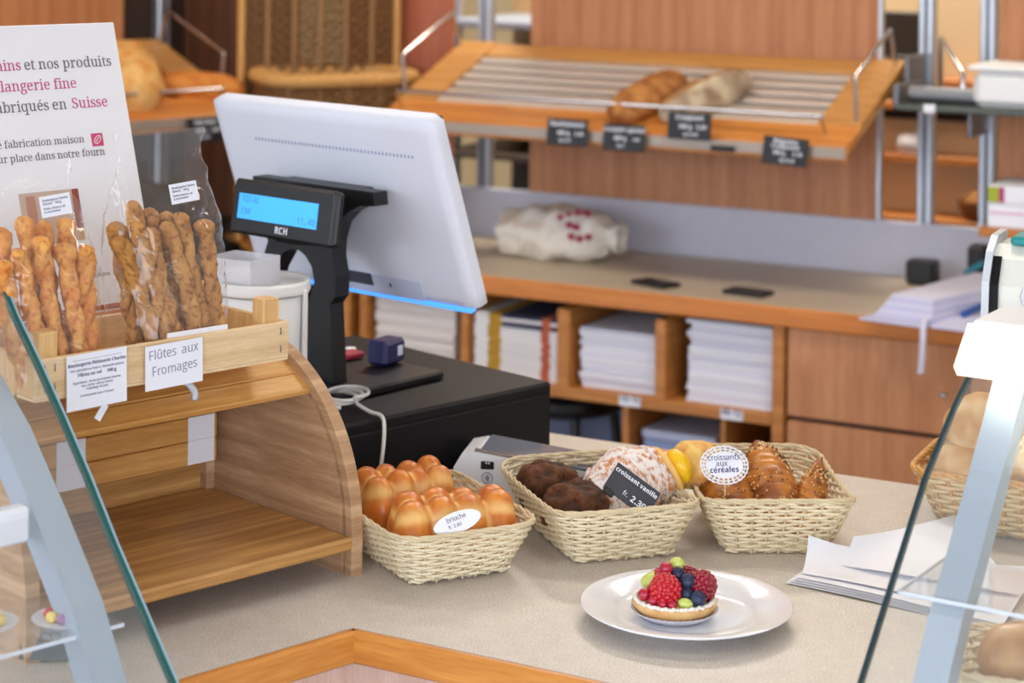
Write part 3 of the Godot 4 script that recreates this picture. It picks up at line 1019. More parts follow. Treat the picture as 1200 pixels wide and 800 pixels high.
# ---------------------------------------------------------------- what shows behind the rack
func back_room() -> void:
	var t := thing("back_shelf_unit", "cream shelf unit in the back room seen between the posts", "shelf unit", on_wall(0, 0, -0.6), WALL_TURN)
	part(t, "back_board", MB.new().box(Vector3(0.25, 0.9, -0.2), Vector3(1.1, 1.8, 0.02)), M.cream)
	part(t, "shelf_board", MB.new().box(Vector3(0.25, 1.062, -0.15), Vector3(1.1, 0.02, 0.08), 0.002), M.shelf)
	part(t, "shelf_board", MB.new().box(Vector3(0.25, 0.915, -0.13), Vector3(1.1, 0.02, 0.12), 0.002), M.shelf)
	part(t, "shelf_board", MB.new().box(Vector3(0.25, 1.19, -0.15), Vector3(1.1, 0.02, 0.08), 0.002), M.shelf)
	part(t, "dark_slot", MB.new().box(Vector3(0.25, 1.166, -0.17), Vector3(0.5, 0.022, 0.04)), M.black)
	part(t, "side_board", MB.new().box(Vector3(-0.31, 0.9, -0.04), Vector3(0.02, 1.8, 0.3), 0.002), M.cream)
	var s := thing("dark_screen", "dark framed screen in the back room beside the rack edge", "screen", on_wall(0.11, 1.306, -0.75), WALL_TURN)
	part(s, "bezel", MB.new().box(Vector3(-0.02, 0.055, 0), Vector3(0.11, 0.115, 0.02), 0.004), plain(srgb(46, 44, 40), 0.5))
	part(s, "foot", MB.new().box(Vector3(-0.02, -0.05, 0), Vector3(0.05, 0.11, 0.03), 0.004), plain(srgb(46, 44, 40), 0.5))
	single("cloth_bundle", "white cloth bundle on the back room shelf beside the rack edge", "cloth", loaf(0.08, 0.034, 1.0, 31, lin(226, 226, 230), lin(196, 198, 206), 0.3), M.bread, on_wall(0.13, 1.0725, -0.748), WALL_TURN)
	var b := thing("proofing_basket", "round brown proofing basket on the lower back room shelf", "basket", on_wall(0.31, 0.9255, -0.725), WALL_TURN)
	part(b, "bowl", MB.new().lathe([Vector2(0, 0.0), Vector2(0.05, 0.004), Vector2(0.075, 0.03), Vector2(0.08, 0.06), Vector2(0.075, 0.06), Vector2(0.06, 0.03), Vector2(0.0, 0.02)], 24), plain(srgb(136, 84, 40), 0.7))
	b.scale = Vector3.ONE * 0.75
	part(b, "dough_loaf", MB.new().ball(Vector3(0, 0.05, 0), Vector3(0.066, 0.045, 0.066)), plain(srgb(150, 100, 46), 0.7))
	single("wooden_case", "small wooden case on the upper back room shelf between the posts", "case", MB.new().box(Vector3(0, 0.03, 0), Vector3(0.16, 0.06, 0.07), 0.004), M.shelf, on_wall(0.28, 1.2005, -0.75), WALL_TURN)
	# rack of baking trays behind the narrow gap at the left
	var r := thing("baking_rack", "steel baking rack with pale blue trays behind the narrow left gap", "rack", on_wall(-0.72, 0, -0.6), WALL_TURN)
	for u in [-0.36, 0.36]:
		part(r, "upright", MB.new().box(Vector3(u, 0.85, 0), Vector3(0.025, 1.7, 0.025), 0.002), M.alu)
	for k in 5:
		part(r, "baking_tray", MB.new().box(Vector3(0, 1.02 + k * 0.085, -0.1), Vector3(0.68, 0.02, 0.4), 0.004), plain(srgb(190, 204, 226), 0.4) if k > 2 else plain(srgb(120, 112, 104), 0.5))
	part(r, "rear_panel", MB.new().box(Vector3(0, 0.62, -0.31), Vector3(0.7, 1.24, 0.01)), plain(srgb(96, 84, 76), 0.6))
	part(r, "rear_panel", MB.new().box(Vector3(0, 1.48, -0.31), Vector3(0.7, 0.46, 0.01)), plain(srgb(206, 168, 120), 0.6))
	single("flour_bag", "pale paper flour bag on the baking rack", "bag", loaf(0.2, 0.03, 1.0, 33, lin(214, 200, 176), lin(190, 160, 120), 0.2), M.bread, on_wall(-0.75, 1.116, -0.62), WALL_TURN)

# ---------------------------------------------------------------- woven things
# closed rounded rectangle in the plane, half sizes a (x) and b (z)
func ring(a: float, b: float, r: float, n: int) -> PackedVector2Array:
	var out := PackedVector2Array()
	var k := n / 4
	var cs := [[a - r, b - r, 0.0], [-(a - r), b - r, 90.0], [-(a - r), -(b - r), 180.0], [a - r, -(b - r), 270.0]]
	var raw := []
	for c in cs:
		for i in 9:
			var q := deg_to_rad(c[2] + 90.0 * i / 8.0)
			raw.append(Vector2(c[0] + cos(q) * r, c[1] + sin(q) * r))
	var total := 0.0
	for i in raw.size():
		total += raw[i].distance_to(raw[(i + 1) % raw.size()])
	var step := total / n
	var want := 0.0
	var run := 0.0
	for i in raw.size():
		var p: Vector2 = raw[i]
		var q: Vector2 = raw[(i + 1) % raw.size()]
		var d := p.distance_to(q)
		while want < run + d and out.size() < n:
			out.append(p.lerp(q, (want - run) / d))
			want += step
		run += d
	return out

# a woven basket: bottom half sizes a0, b0, rim half sizes a1, b1, height h
func woven(t: Node3D, a0: float, b0: float, a1: float, b1: float, h: float, rows: int, stakes: int, strand: float, m: Material, rim_m: Material, lift := 0.0) -> void:
	var n := stakes * 4
	var weave := MB.new()
	var amp := strand * 0.6
	for k in rows:
		var s := (k + 0.5) / rows
		var a := lerpf(a0, a1, s)
		var b := lerpf(b0, b1, s)
		var rg := ring(a, b, minf(a, b) * 0.42, n)
		var path := []
		for i in n:
			var p := rg[i]
			var o := p.normalized() * amp * cos(TAU * i / 8.0 + PI * k)
			var up := lift * pow(absf(p.y) / b, 3.0) * s
			path.append(Vector3(p.x + o.x, strand + (h - strand) * s + up + 0.0006 * noise.get_noise_2d(i * 0.31, k * 9.0), p.y + o.y))
		weave.tube(path, strand * (0.46 + 0.04 * sin(k * 2.3)), 5, true)
	var w := part(t, "weave", weave, m)
	w.set_meta("kind", "stuff")
	var sk := MB.new()
	var r0 := ring(a0, b0, minf(a0, b0) * 0.42, stakes * 4)
	var r1 := ring(a1, b1, minf(a1, b1) * 0.42, stakes * 4)
	for i in stakes:
		var p0 := r0[i * 4]
		var p1 := r1[i * 4]
		var up := lift * pow(absf(p1.y) / b1, 3.0)
		sk.tube([Vector3(p0.x, strand * 0.5, p0.y), Vector3((p0.x + p1.x) / 2.0, h * 0.5 + up * 0.3, (p0.y + p1.y) / 2.0), Vector3(p1.x, h + up, p1.y)], strand * 0.42, 5)
	part(t, "stakes", sk, rim_m).set_meta("kind", "stuff")
	# twisted rim
	var rim := MB.new()
	var rr := ring(a1, b1, minf(a1, b1) * 0.42, 120)
	for f in 3:
		var path := []
		for i in 120:
			var p := rr[i]
			var q := TAU * i / 120.0 * 14.0 + TAU * f / 3.0
			var up := lift * pow(absf(p.y) / b1, 3.0)
			var o := p.normalized() * strand * 0.42 * cos(q)
			path.append(Vector3(p.x + o.x, h + up + strand * 0.42 * sin(q), p.y + o.y))
		rim.tube(path, strand * 0.45, 6, true)
	part(t, "rim", rim, rim_m)
	# woven bottom
	var base := MB.new()
	var nb := int(b0 * 2.0 / (strand * 1.25))
	for k in nb:
		var z := lerpf(-b0, b0, (k + 0.5) / nb) * 0.97
		var path := []
		for i in 25:
			var x := lerpf(-a0, a0, i / 24.0) * 0.97
			path.append(Vector3(x, strand * (0.8 + 0.4 * cos(PI * i / 2.0 + PI * k)), z))
		base.tube(path, strand * 0.5, 5)
	part(t, "base_weave", base, m).set_meta("kind", "stuff")

func wicker_hamper() -> void:
	var t := thing("wicker_hamper", "tall brown wicker hamper with pale corner canes and a braided front rim", "basket", Vector3(-0.405, 0.9005, -4.745), 22.0)
	var st := MB.new()
	var n := 46
	for k in 60:
		var y := 0.01 + k * 0.0125
		var path := []
		for i in n + 1:
			var x := lerpf(-0.185, 0.185, float(i) / n)
			path.append(Vector3(x, y + 0.0015 * noise.get_noise_2d(i * 0.5, k * 7.0), -0.1 + 0.0055 * cos(PI * i / 2.0 + PI * k)))
		st.tube(path, 0.0055, 5)
	part(t, "back_weave", st, M.cane_brown).set_meta("kind", "stuff")
	var fr := MB.new()
	for k in 29:
		var y := 0.01 + k * 0.0125
		var rg := ring(0.162, 0.12, 0.07, 100)
		var path := []
		for i in 100:
			var o := rg[i].normalized() * 0.0055 * cos(PI * i / 2.0 + PI * k)
			path.append(Vector3(rg[i].x + o.x, y, rg[i].y + o.y + 0.02))
		fr.tube(path, 0.0055, 5, true)
	part(t, "front_weave", fr, M.cane_brown).set_meta("kind", "stuff")
	for x in [-0.187, -0.125, -0.062, 0.0, 0.062, 0.125, 0.187]:
		part(t, "cane", MB.new().tube([Vector3(x, 0.0, -0.094), Vector3(x, 0.4, -0.092), Vector3(x, 0.78, -0.092)], 0.009 if absf(x) > 0.18 else 0.0062, 7), M.cane_gold if absf(x) > 0.18 else plain_once("rib", srgb(158, 116, 70)))
	for x in [-0.14, -0.07, 0.0, 0.07, 0.14]:
		part(t, "cane", MB.new().tube([Vector3(x, 0.0, 0.14), Vector3(x, 0.36, 0.14)], 0.006, 7), M.cane_brown)
	var rim := MB.new()
	var rr := ring(0.168, 0.127, 0.075, 140)
	for f in 4:
		var path := []
		for i in 140:
			var q := TAU * i / 140.0 * 20.0 + TAU * f / 4.0
			var o := rr[i].normalized() * 0.009 * cos(q)
			path.append(Vector3(rr[i].x + o.x, 0.377 + 0.009 * sin(q), rr[i].y + o.y + 0.02))
		rim.tube(path, 0.0076, 7, true)
	part(t, "braided_rim", rim, M.cane_gold)
	var c := thing("corner_cabinet", "dark corner cabinet that carries the wicker hamper behind the till", "cabinet", Vector3(-0.44, 0, -4.76), 22.0)
	part(c, "carcass", MB.new().box(Vector3(0, 0.445, 0.0), Vector3(0.2, 0.89, 0.2), 0.004), M.black_matt)
	part(c, "top", MB.new().box(Vector3(0, 0.895, 0.0), Vector3(0.34, 0.01, 0.3), 0.002), M.shelf)

# ---------------------------------------------------------------- front counter
func front_counter() -> void:
	var t := thing("front_counter", "speckled beige angled sales counter with orange wood trim and pale wood front", "counter", Vector3.ZERO)
	var flat := Transform3D(Basis(Vector3(1, 0, 0), Vector3(0, 0, -1), Vector3(0, 1, 0)), Vector3.ZERO)
	var C := Vector2(-0.158, 2.199)
	var l := Vector2(-0.723, -0.691)
	var r := Vector2(0.87, -0.492)
	var top := MB.new()
	top.T = flat
	var poly := PackedVector2Array([C, C + r * 1.6, C + r * 1.6 + Vector2(0.42, 0.78), Vector2(0.071, 3.025), Vector2(-0.27, 3.225), Vector2(-0.62, 2.96), C + l * 1.2 + Vector2(-0.6, 0.55), C + l * 1.2])
	top.prism(poly, 0.866, 0.9)
	part(t, "countertop", top, M.counter)
	# trim boards along the two customer edges
	for s in [[l, 1.2, -1.0], [r, 1.6, 1.0]]:
		var d: Vector2 = s[0]
		var out := Vector2(-d.y, d.x)
		if out.y > 0.0:
			out = -out
		var ln: float = s[1]
		var mid: Vector2 = C + d * ln * 0.5
		var ang := rad_to_deg(atan2(d.y, d.x)) if d.x > 0.0 else rad_to_deg(atan2(-d.y, -d.x))
		var o := part(t, "trim_board", MB.new().box(Vector3(0, 0, 0), Vector3(ln, 0.034, 0.012), 0.003), M.trim)
		o.transform = Transform3D(Basis(Vector3.UP, deg_to_rad(ang)), Vector3(mid.x + out.x * 0.006, 0.8835, -(mid.y + out.y * 0.006)))
		var p := part(t, "front_panel", MB.new().box(Vector3(0, 0, 0), Vector3(ln, 0.866, 0.016), 0.001), M.front_panel)
		p.transform = Transform3D(Basis(Vector3.UP, deg_to_rad(ang)), Vector3(mid.x - out.x * 0.006, 0.433, -(mid.y - out.y * 0.006)))
	part(t, "staff_panel", MB.new().box(Vector3.ZERO, Vector3(1.2, 0.866, 0.016)), M.front_panel).transform = Transform3D(Basis(Vector3.UP, deg_to_rad(-28.8)), Vector3(0.56, 0.433, -2.72))
	for q in [[Vector3(0.107, 0.9008, -2.322), 0.0022, "larger of two dark pastry crumbs behind the white plate"], [Vector3(0.113, 0.9008, -2.327), 0.0016, "smaller of two dark pastry crumbs behind the white plate"]]:
		single("crumb", q[2], "crumb", MB.new().ball(Vector3.ZERO, Vector3(q[1] * 1.3, q[1] * 0.6, q[1]), 6, 8), plain(srgb(52, 34, 26), 0.8), q[0], 20.0, "crumbs behind the plate")

# ---------------------------------------------------------------- roll-top bread box
func bread_box() -> void:
	var t := thing("bread_box", "roll-top wooden bread box standing open at the left of the counter", "bread box", BOX_AT, BOX_TURN)
	var side := Transform3D(Basis(Vector3(0, 0, 1), Vector3(0, 1, 0), Vector3(-1, 0, 0)), Vector3.ZERO)
	var outer := PackedVector2Array([Vector2(0, 0)])
	outer.append_array(arc(Vector2(-0.2, 0.05), 0.2, 0, 90, 18))
	outer.append_array(PackedVector2Array([Vector2(-0.287, 0.25), Vector2(-0.287, 0)]))
	var band := PackedVector2Array()
	band.append(Vector2(0, 0))
	band.append_array(arc(Vector2(-0.2, 0.05), 0.2, 0, 90, 18))
	band.append(Vector2(-0.287, 0.25))
	band.append(Vector2(-0.287, 0.239))
	var inn := arc(Vector2(-0.2, 0.05), 0.189, 0, 90, 18)
	inn.reverse()
	band.append_array(inn)
	band.append(Vector2(-0.011, 0))
	var core := PackedVector2Array([Vector2(-0.017, 0.0)])
	core.append_array(arc(Vector2(-0.2, 0.05), 0.183, 0, 90, 18))
	core.append_array(PackedVector2Array([Vector2(-0.287, 0.233), Vector2(-0.287, 0)]))
	for u in [0.0, -0.416]:
		var m := MB.new()
		m.T = side
		if u == 0.0:
			m.prism(outer, -0.016, -0.005)
			m.prism(band, -0.005, 0.0)
			m.prism(core, -0.005, 0.0)
		else:
			m.prism(outer, -0.011, 0.0)
			m.prism(band, -0.016, -0.011)
			m.prism(core, -0.016, -0.011)
		var o := part(t, "side_panel", m, M.bread_side)
		o.position.x = u
	part(t, "floor_board", MB.new().box(Vector3(-0.2, 0.0385, -0.137), Vector3(0.4, 0.0145, 0.284), 0.003), M.bread_box)
	part(t, "back_board", MB.new().box(Vector3(-0.2, 0.14, -0.2825), Vector3(0.4, 0.19, 0.009)), M.bread_box)
	part(t, "back_post", MB.new().box(Vector3(-0.006, 0.066, -0.272), Vector3(0.012, 0.04, 0.012)), M.bread_side)
	# shutter slats pushed up over the top
	for k in 7:
		var a := 55.0 + k * 8.7
		var c := Vector2(-0.2, 0.05) + Vector2(cos(deg_to_rad(a)), sin(deg_to_rad(a))) * 0.186
		if a > 90.0:
			c = Vector2(-0.2 - (a - 90.0) / 8.7 * 0.0282, 0.236)
			a = 90.0
		part(t, "slat", MB.new().box(Vector3.ZERO, Vector3(0.408, 0.009, 0.0274), 0.0015), M.bread_slat).transform = turned(Vector3.RIGHT, 90.0 - a, Vector3(-0.2, c.y, c.x))
	# its tail hanging inside at the back
	for k in 4:
		part(t, "slat", MB.new().box(Vector3(-0.206, 0.1 + k * 0.029, -0.247), Vector3(0.386, 0.0282, 0.009), 0.0015), M.bread_slat)
	for u in [-0.037, -0.217]:
		for k in 2:
			part(t, "tape", MB.new().box(Vector3(u, 0.1015 + k * 0.0285, -0.2418), Vector3(0.038, 0.0282, 0.0008)), M.paper)
	for u in [-0.05, -0.215]:
		part(t, "tape", MB.new().box(Vector3(u, 0.166, -0.2418), Vector3(0.038, 0.04, 0.0008)), M.paper)
	part(t, "tape_curl", MB.new().tube(curve([Vector3(-0.193, 0.238, -0.075), Vector3(-0.182, 0.236, -0.068), Vector3(-0.174, 0.226, -0.062), Vector3(-0.173, 0.216, -0.062)], 12), 0.004, 6), plain(srgb(196, 196, 200), 0.5))
	part(t, "tape_curl", MB.new().box(Vector3.ZERO, Vector3(0.008, 0.018, 0.001)), M.paper).transform = turned(Vector3.BACK, -35, Vector3(-0.292, 0.221, -0.062))

# ---------------------------------------------------------------- crate with packed bread sticks
func crate() -> void:
	var t := thing("wooden_crate", "pale pine crate stapled at the corners on top of the bread box", "crate", on_box(-0.372, 0.2425, -0.06), BOX_TURN)
	var L := 0.326
	var D := 0.165
	for z in [-0.004, -D + 0.004]:
		part(t, "board", MB.new().box(Vector3(L / 2.0, 0.0235, z), Vector3(L, 0.041, 0.007), 0.001), M.pine)
	for x in [0.004, L - 0.004]:
		part(t, "end_board", MB.new().box(Vector3(x, 0.0235, -D / 2.0), Vector3(0.007, 0.041, D - 0.016), 0.001), M.pine_end)
	for x in [0.019, L - 0.019]:
		for z in [-0.019, -D + 0.019]:
			part(t, "corner_post", MB.new().box(Vector3(x, 0.036, z), Vector3(0.022, 0.068, 0.022), 0.001), M.pine_end)
	for k in 4:
		part(t, "bottom_board", MB.new().box(Vector3(L / 2.0, 0.0015, -0.02 - k * 0.0415), Vector3(L, 0.003, 0.036)), M.pine)
	for x in [0.01, 0.022, L - 0.012]:
		for y in [0.014, 0.034]:
			part(t, "staple", MB.new().tube([Vector3(x, y - 0.004, 0.0), Vector3(x, y, 0.0008), Vector3(x, y + 0.004, 0.0)], 0.0007, 6), M.steel_grey)
	# cards on the front
	var a := thing("printed_card", "white printed card taped to the crate front beside the glass guard", "card", on_box(-0.302, 0.2585, -0.0555), BOX_TURN)
	a.rotation_degrees.z = 1.0
	part(a, "sheet", MB.new().box(Vector3(0, 0, 0), Vector3(0.073, 0.058, 0.0008)), M.paper)
	var small := [["Boulangerie Pâtisserie Charles", 0.0048, 0.0155, 700], ["Une spécialité au beurre, fabriquée maison", 0.0034, 0.0105, 400], ["Flûtes au sel     100 g", 0.0048, 0.0045, 700], ["Ingrédients : farine de froment, beurre,", 0.0033, -0.0025, 400], ["eau, sel de cuisine, levure", 0.0033, -0.0062, 400], ["emballage du jour", 0.0033, -0.0099, 400], ["à consommer sous 10 jours", 0.0033, -0.0165, 400]]
	for l in small:
		write(a, l[0], l[1], M.ink_blue, shift(0, l[2], 0.0005), "Droid Sans", l[3], HORIZONTAL_ALIGNMENT_CENTER)
	part(a, "rule", MB.new().box(Vector3(0, 0.023, 0.0005), Vector3(0.06, 0.0003, 0.0003)), M.ink)
	var b := thing("handwritten_card", "white handwritten card on the crate front below the darker cheese sticks", "card", on_box(-0.205, 0.2605, -0.0555), BOX_TURN)
	b.rotation_degrees.z = 1.0
	part(b, "sheet", MB.new().box(Vector3(0, 0, 0), Vector3(0.074, 0.048, 0.0008)), M.paper)
	var pencil := plain(srgb(146, 148, 160), 0.8)
	write(b, "Flûtes  aux", 0.0135, pencil, turned(Vector3.BACK, 2, Vector3(-0.033, 0.005, 0.0005)))
	write(b, "Fromages", 0.0135, pencil, turned(Vector3.BACK, 2, Vector3(-0.029, -0.0125, 0.0005)))
	single("paper_slip", "narrow white paper slip tucked inside the crate front beside the corner post", "card", MB.new().box(Vector3.ZERO, Vector3(0.08, 0.03, 0.0008)), M.paper, on_box(-0.165, 0.2765, -0.0695), BOX_TURN)

	# twisted sticks
	var plain_stick := [lin(204, 120, 44), lin(230, 172, 92), lin(180, 88, 34)]
	var dark_stick := [lin(166, 106, 44), lin(202, 148, 80), lin(110, 62, 28)]
	var left := [[-0.342, -0.088, -0.37, -0.104, 0.15], [-0.322, -0.086, -0.343, -0.104, 0.16], [-0.296, -0.086, -0.315, -0.104, 0.15], [-0.28, -0.088, -0.291, -0.1, 0.146], [-0.362, -0.09, -0.388, -0.1, 0.14], [-0.332, -0.118, -0.345, -0.136, 0.178], [-0.305, -0.12, -0.318, -0.14, 0.17], [-0.282, -0.118, -0.296, -0.13, 0.172], [-0.36, -0.12, -0.372, -0.14, 0.168]]
	var right := [[-0.204, -0.086, -0.246, -0.106, 0.15], [-0.187, -0.084, -0.226, -0.106, 0.166], [-0.168, -0.084, -0.205, -0.106, 0.156], [-0.152, -0.086, -0.183, -0.108, 0.16], [-0.134, -0.088, -0.161, -0.112, 0.168], [-0.117, -0.088, -0.133, -0.106, 0.158], [-0.215, -0.108, -0.234, -0.13, 0.162], [-0.196, -0.114, -0.206, -0.138, 0.182], [-0.172, -0.114, -0.184, -0.138, 0.172], [-0.15, -0.114, -0.162, -0.138, 0.166]]
	var n := 0
	var left_where := ["second from left in front", "third from left in front", "second from right in front", "rightmost in front", "leftmost in front", "second from left behind", "third from left behind", "rightmost behind", "leftmost behind"]
	var right_where := ["leftmost in front", "second from left in front", "third from left in front", "third from right in front", "second from right in front", "rightmost in front", "leftmost behind", "tallest of all", "second from right behind", "rightmost behind"]
	for set in [[left, plain_stick, "golden twisted stick in the left clear bag, ", "twisted sticks in the left bag", left_where], [right, dark_stick, "brown twisted stick in the right clear bag, ", "twisted sticks in the right bag", right_where]]:
		var at_k := -1
		for s in set[0]:
			n += 1
			at_k += 1
			var where: String = set[4][at_k]
			var nz := FastNoiseLite.new()
			nz.seed = 40 + n
			nz.frequency = 60.0
			nz.fractal_octaves = 3
			var foot := Vector3(s[0], 0.2475, s[1])
			var head := Vector3(s[2], 0.2475 + s[4], s[3])
			var bend := Vector3(rng.randf_range(-0.006, 0.006), 0, rng.randf_range(-0.004, 0.004))
			var rows := []
			for i in 91:
				var f := i / 90.0
				var c := foot.lerp(head, f) + bend * sin(PI * f)
				var fat: float = (0.0088 + 0.0008 * sin(f * 5.0 + n) + 0.0008 * smoothstep(0.85, 0.97, f)) * pow(clampf(minf(f, 1.0 - f) * 22.0, 0.0, 1.0), 0.45)
				var row := PackedVector3Array()
				for j in 32:
					var q := TAU * j / 32.0
					var tw := f * 13.0 + n
					var e: float = 0.62 + 0.58 * pow(absf(cos(q + tw)), 0.65)
					var d := Vector3(cos(q), 0, sin(q)) * fat * e
					d *= 1.0 + 0.16 * nz.get_noise_3dv(c + d) + 0.16 * nz.get_noise_3dv((c + d) * 3.0)
					row.append(c + d)
				rows.append(row)
			var cols: Array = set[1]
			var paint := func(i: int, j: int, p: Vector3) -> Color:
				var k := clampf(0.5 + 0.8 * nz.get_noise_3dv(p * 0.7), 0.0, 1.0)
				var col: Color = cols[0].lerp(cols[1], k)
				return col.lerp(cols[2], smoothstep(0.1, 0.5, nz.get_noise_3dv(p * 2.2 + Vector3(9, 3, 1))) * 0.85)
			single("bread_stick", set[2] + where, "bread stick", MB.new().grid(rows, true, false, paint), M.bread, BOX_AT, BOX_TURN, set[3])
	# clear bags
	var bags := [[-0.328, -0.118, 0.062, 0.05, 0.23, -0.012, "clear cellophane bag of golden sticks in the crate, nearest the glass guard", [-0.344, 0.443, -0.072]], [-0.172, -0.115, 0.066, 0.046, 0.255, 0.0, "clear cellophane bag of brown cheese sticks in the crate, nearest the till", [-0.176, 0.441, -0.083]]]
	for g in bags:
		n += 1
		var nz := FastNoiseLite.new()
		nz.seed = n
		nz.frequency = 22.0
		var rows := []
		for i in 40:
			var f := i / 39.0
			var row := PackedVector3Array()
			var wide: float = g[2] * (1.0 if f < 0.62 else lerpf(1.0, 0.84, smoothstep(0.62, 0.92, f)) + (0.05 if f > 0.95 else 0.0))
			var deep: float = g[3] * (1.0 if f < 0.5 else lerpf(1.0, 0.07, smoothstep(0.5, 0.9, f)))
			for j in 48:
				var q := TAU * j / 48.0
				var x := signf(cos(q)) * pow(absf(cos(q)), 0.6) * wide
				var z := signf(sin(q)) * pow(absf(sin(q)), 0.6) * deep
				var k := 0.009 * (absf(nz.get_noise_3d(x * 1.6, f * 0.3, z * 1.6)) - 0.2) + 0.005 * absf(nz.get_noise_3d(x * 4.0 + f * 0.2, f * 0.2, z * 4.0))
				var o := Vector3(x, 0, z).normalized() * k * (0.3 + f)
				row.append(Vector3(g[0] + g[5] * f + x + o.x, 0.2495 + g[4] * f, g[1] - 0.025 * f + z + o.z))
			rows.append(row)
		var bag := thing("cellophane_bag", g[6], "bag", BOX_AT, BOX_TURN, "clear bags in the crate")
		part(bag, "film", MB.new().grid(rows, true), M.film)
		var lb := part(bag, "bag_label", MB.new().box(Vector3.ZERO, Vector3(0.036, 0.022, 0.0006)), M.paper)
		lb.transform = Transform3D(Basis(Vector3.BACK, deg_to_rad(4)) * Basis(Vector3.RIGHT, deg_to_rad(-14)), Vector3(g[7][0], g[7][1], g[7][2]))
		for l in [["Boulangerie Charles", 0.0034, 0.0045], ["Renens   100 g", 0.0034, 0.0008], ["farine, beurre, sel", 0.0028, -0.004], ["à consommer", 0.0028, -0.0075]]:
			write(lb, l[0], l[1], M.ink_blue, shift(-0.015, l[2], 0.0004))

func poster() -> void:
	var t := thing("poster_stand", "white bakery poster leaning back behind the crate with grey and pink lettering", "poster", on_box(0, 0.2415, -0.25), BOX_TURN)
	var lean := Basis(Vector3.RIGHT, deg_to_rad(-18.0))
	var at := func(m: MB) -> MB:
		m.T = Transform3D(lean, Vector3.ZERO)
		return m
	part(t, "board", at.call(MB.new()).box(Vector3(-0.234, 0.195, -0.002), Vector3(0.3, 0.39, 0.004), 0.001), M.white)
	part(t, "stand_foot", MB.new().box(Vector3(-0.234, 0.006, -0.012), Vector3(0.3, 0.012, 0.024), 0.002), M.white)
	var copper := plain(srgb(176, 92, 56), 0.5)
	var copper2 := plain(srgb(206, 130, 84), 0.5)
	part(t, "printed_band", at.call(MB.new()).box(Vector3(-0.234, 0.047, 0.0004), Vector3(0.29, 0.006, 0.0006)), copper)
	part(t, "printed_band", at.call(MB.new()).box(Vector3(-0.234, 0.036, 0.0004), Vector3(0.29, 0.012, 0.0006)), copper2)
	part(t, "printed_band", at.call(MB.new()).box(Vector3(-0.234, 0.026, 0.0004), Vector3(0.29, 0.006, 0.0006)), copper)
	var photo := part(t, "printed_photo", at.call(MB.new()).box(Vector3(-0.215, 0.158, 0.0004), Vector3(0.07, 0.062, 0.0006)), plain(srgb(196, 168, 150), 0.5))
	part(photo, "photo_band", at.call(MB.new()).box(Vector3(-0.176, 0.165, 0.0008), Vector3(0.009, 0.048, 0.0006)), plain(srgb(146, 70, 58), 0.5))
	part(photo, "photo_band", at.call(MB.new()).box(Vector3(-0.176, 0.135, 0.0008), Vector3(0.008, 0.014, 0.0006)), plain(srgb(196, 146, 92), 0.5))
	part(photo, "photo_band", at.call(MB.new()).box(Vector3(-0.236, 0.16, 0.0008), Vector3(0.012, 0.05, 0.0006)), plain(srgb(176, 118, 96), 0.5))
	var put := func(words: String, em: float, m: Material, x: float, y: float) -> void:
		var o := write(t, words, em, m, Transform3D(lean, lean * Vector3(x, y, 0.0004)), "Droid Serif", 400, HORIZONTAL_ALIGNMENT_RIGHT)
		o.position = lean * Vector3(x, y, 0.0004)
	var grey := plain(srgb(112, 100, 104), 0.8)
	var rose := plain(srgb(196, 72, 122), 0.8)
	put.call("et nos produits", 0.017, grey, -0.097, 0.331)
	put.call("pains", 0.017, rose, -0.2215, 0.331)
	put.call("boulangerie fine", 0.017, rose, -0.15, 0.306)
	put.call("Suisse", 0.0172, rose, -0.111, 0.281)
	put.call("fabriqués en", 0.017, grey, -0.168, 0.281)
	put.call("de fabrication maison", 0.0118, grey, -0.152, 0.2405)
	put.call("sur place dans notre fourn", 0.0118, grey, -0.126, 0.2235)
	put.call("2020 Renens", 0.0062, grey, -0.146, 0.082)
	var logo := part(t, "logo", at.call(MB.new()).box(Vector3(-0.134, 0.2455, 0.0004), Vector3(0.0155, 0.0155, 0.0006)), M.pink)
	var lp := []
	for i in 24:
		var q := TAU * i / 24.0
		var p := Vector2(cos(q) * 0.0058, sin(q) * 0.0034).rotated(0.8)
		lp.append(lean * Vector3(-0.134 + p.x, 0.2455 + p.y, 0.001))
	part(logo, "emblem", MB.new().tube(lp, 0.0005, 6, true), M.paper)
	part(logo, "emblem", MB.new().tube([lean * Vector3(-0.137, 0.2425, 0.001), lean * Vector3(-0.134, 0.2462, 0.001), lean * Vector3(-0.131, 0.2485, 0.001)], 0.0005, 6), M.paper)

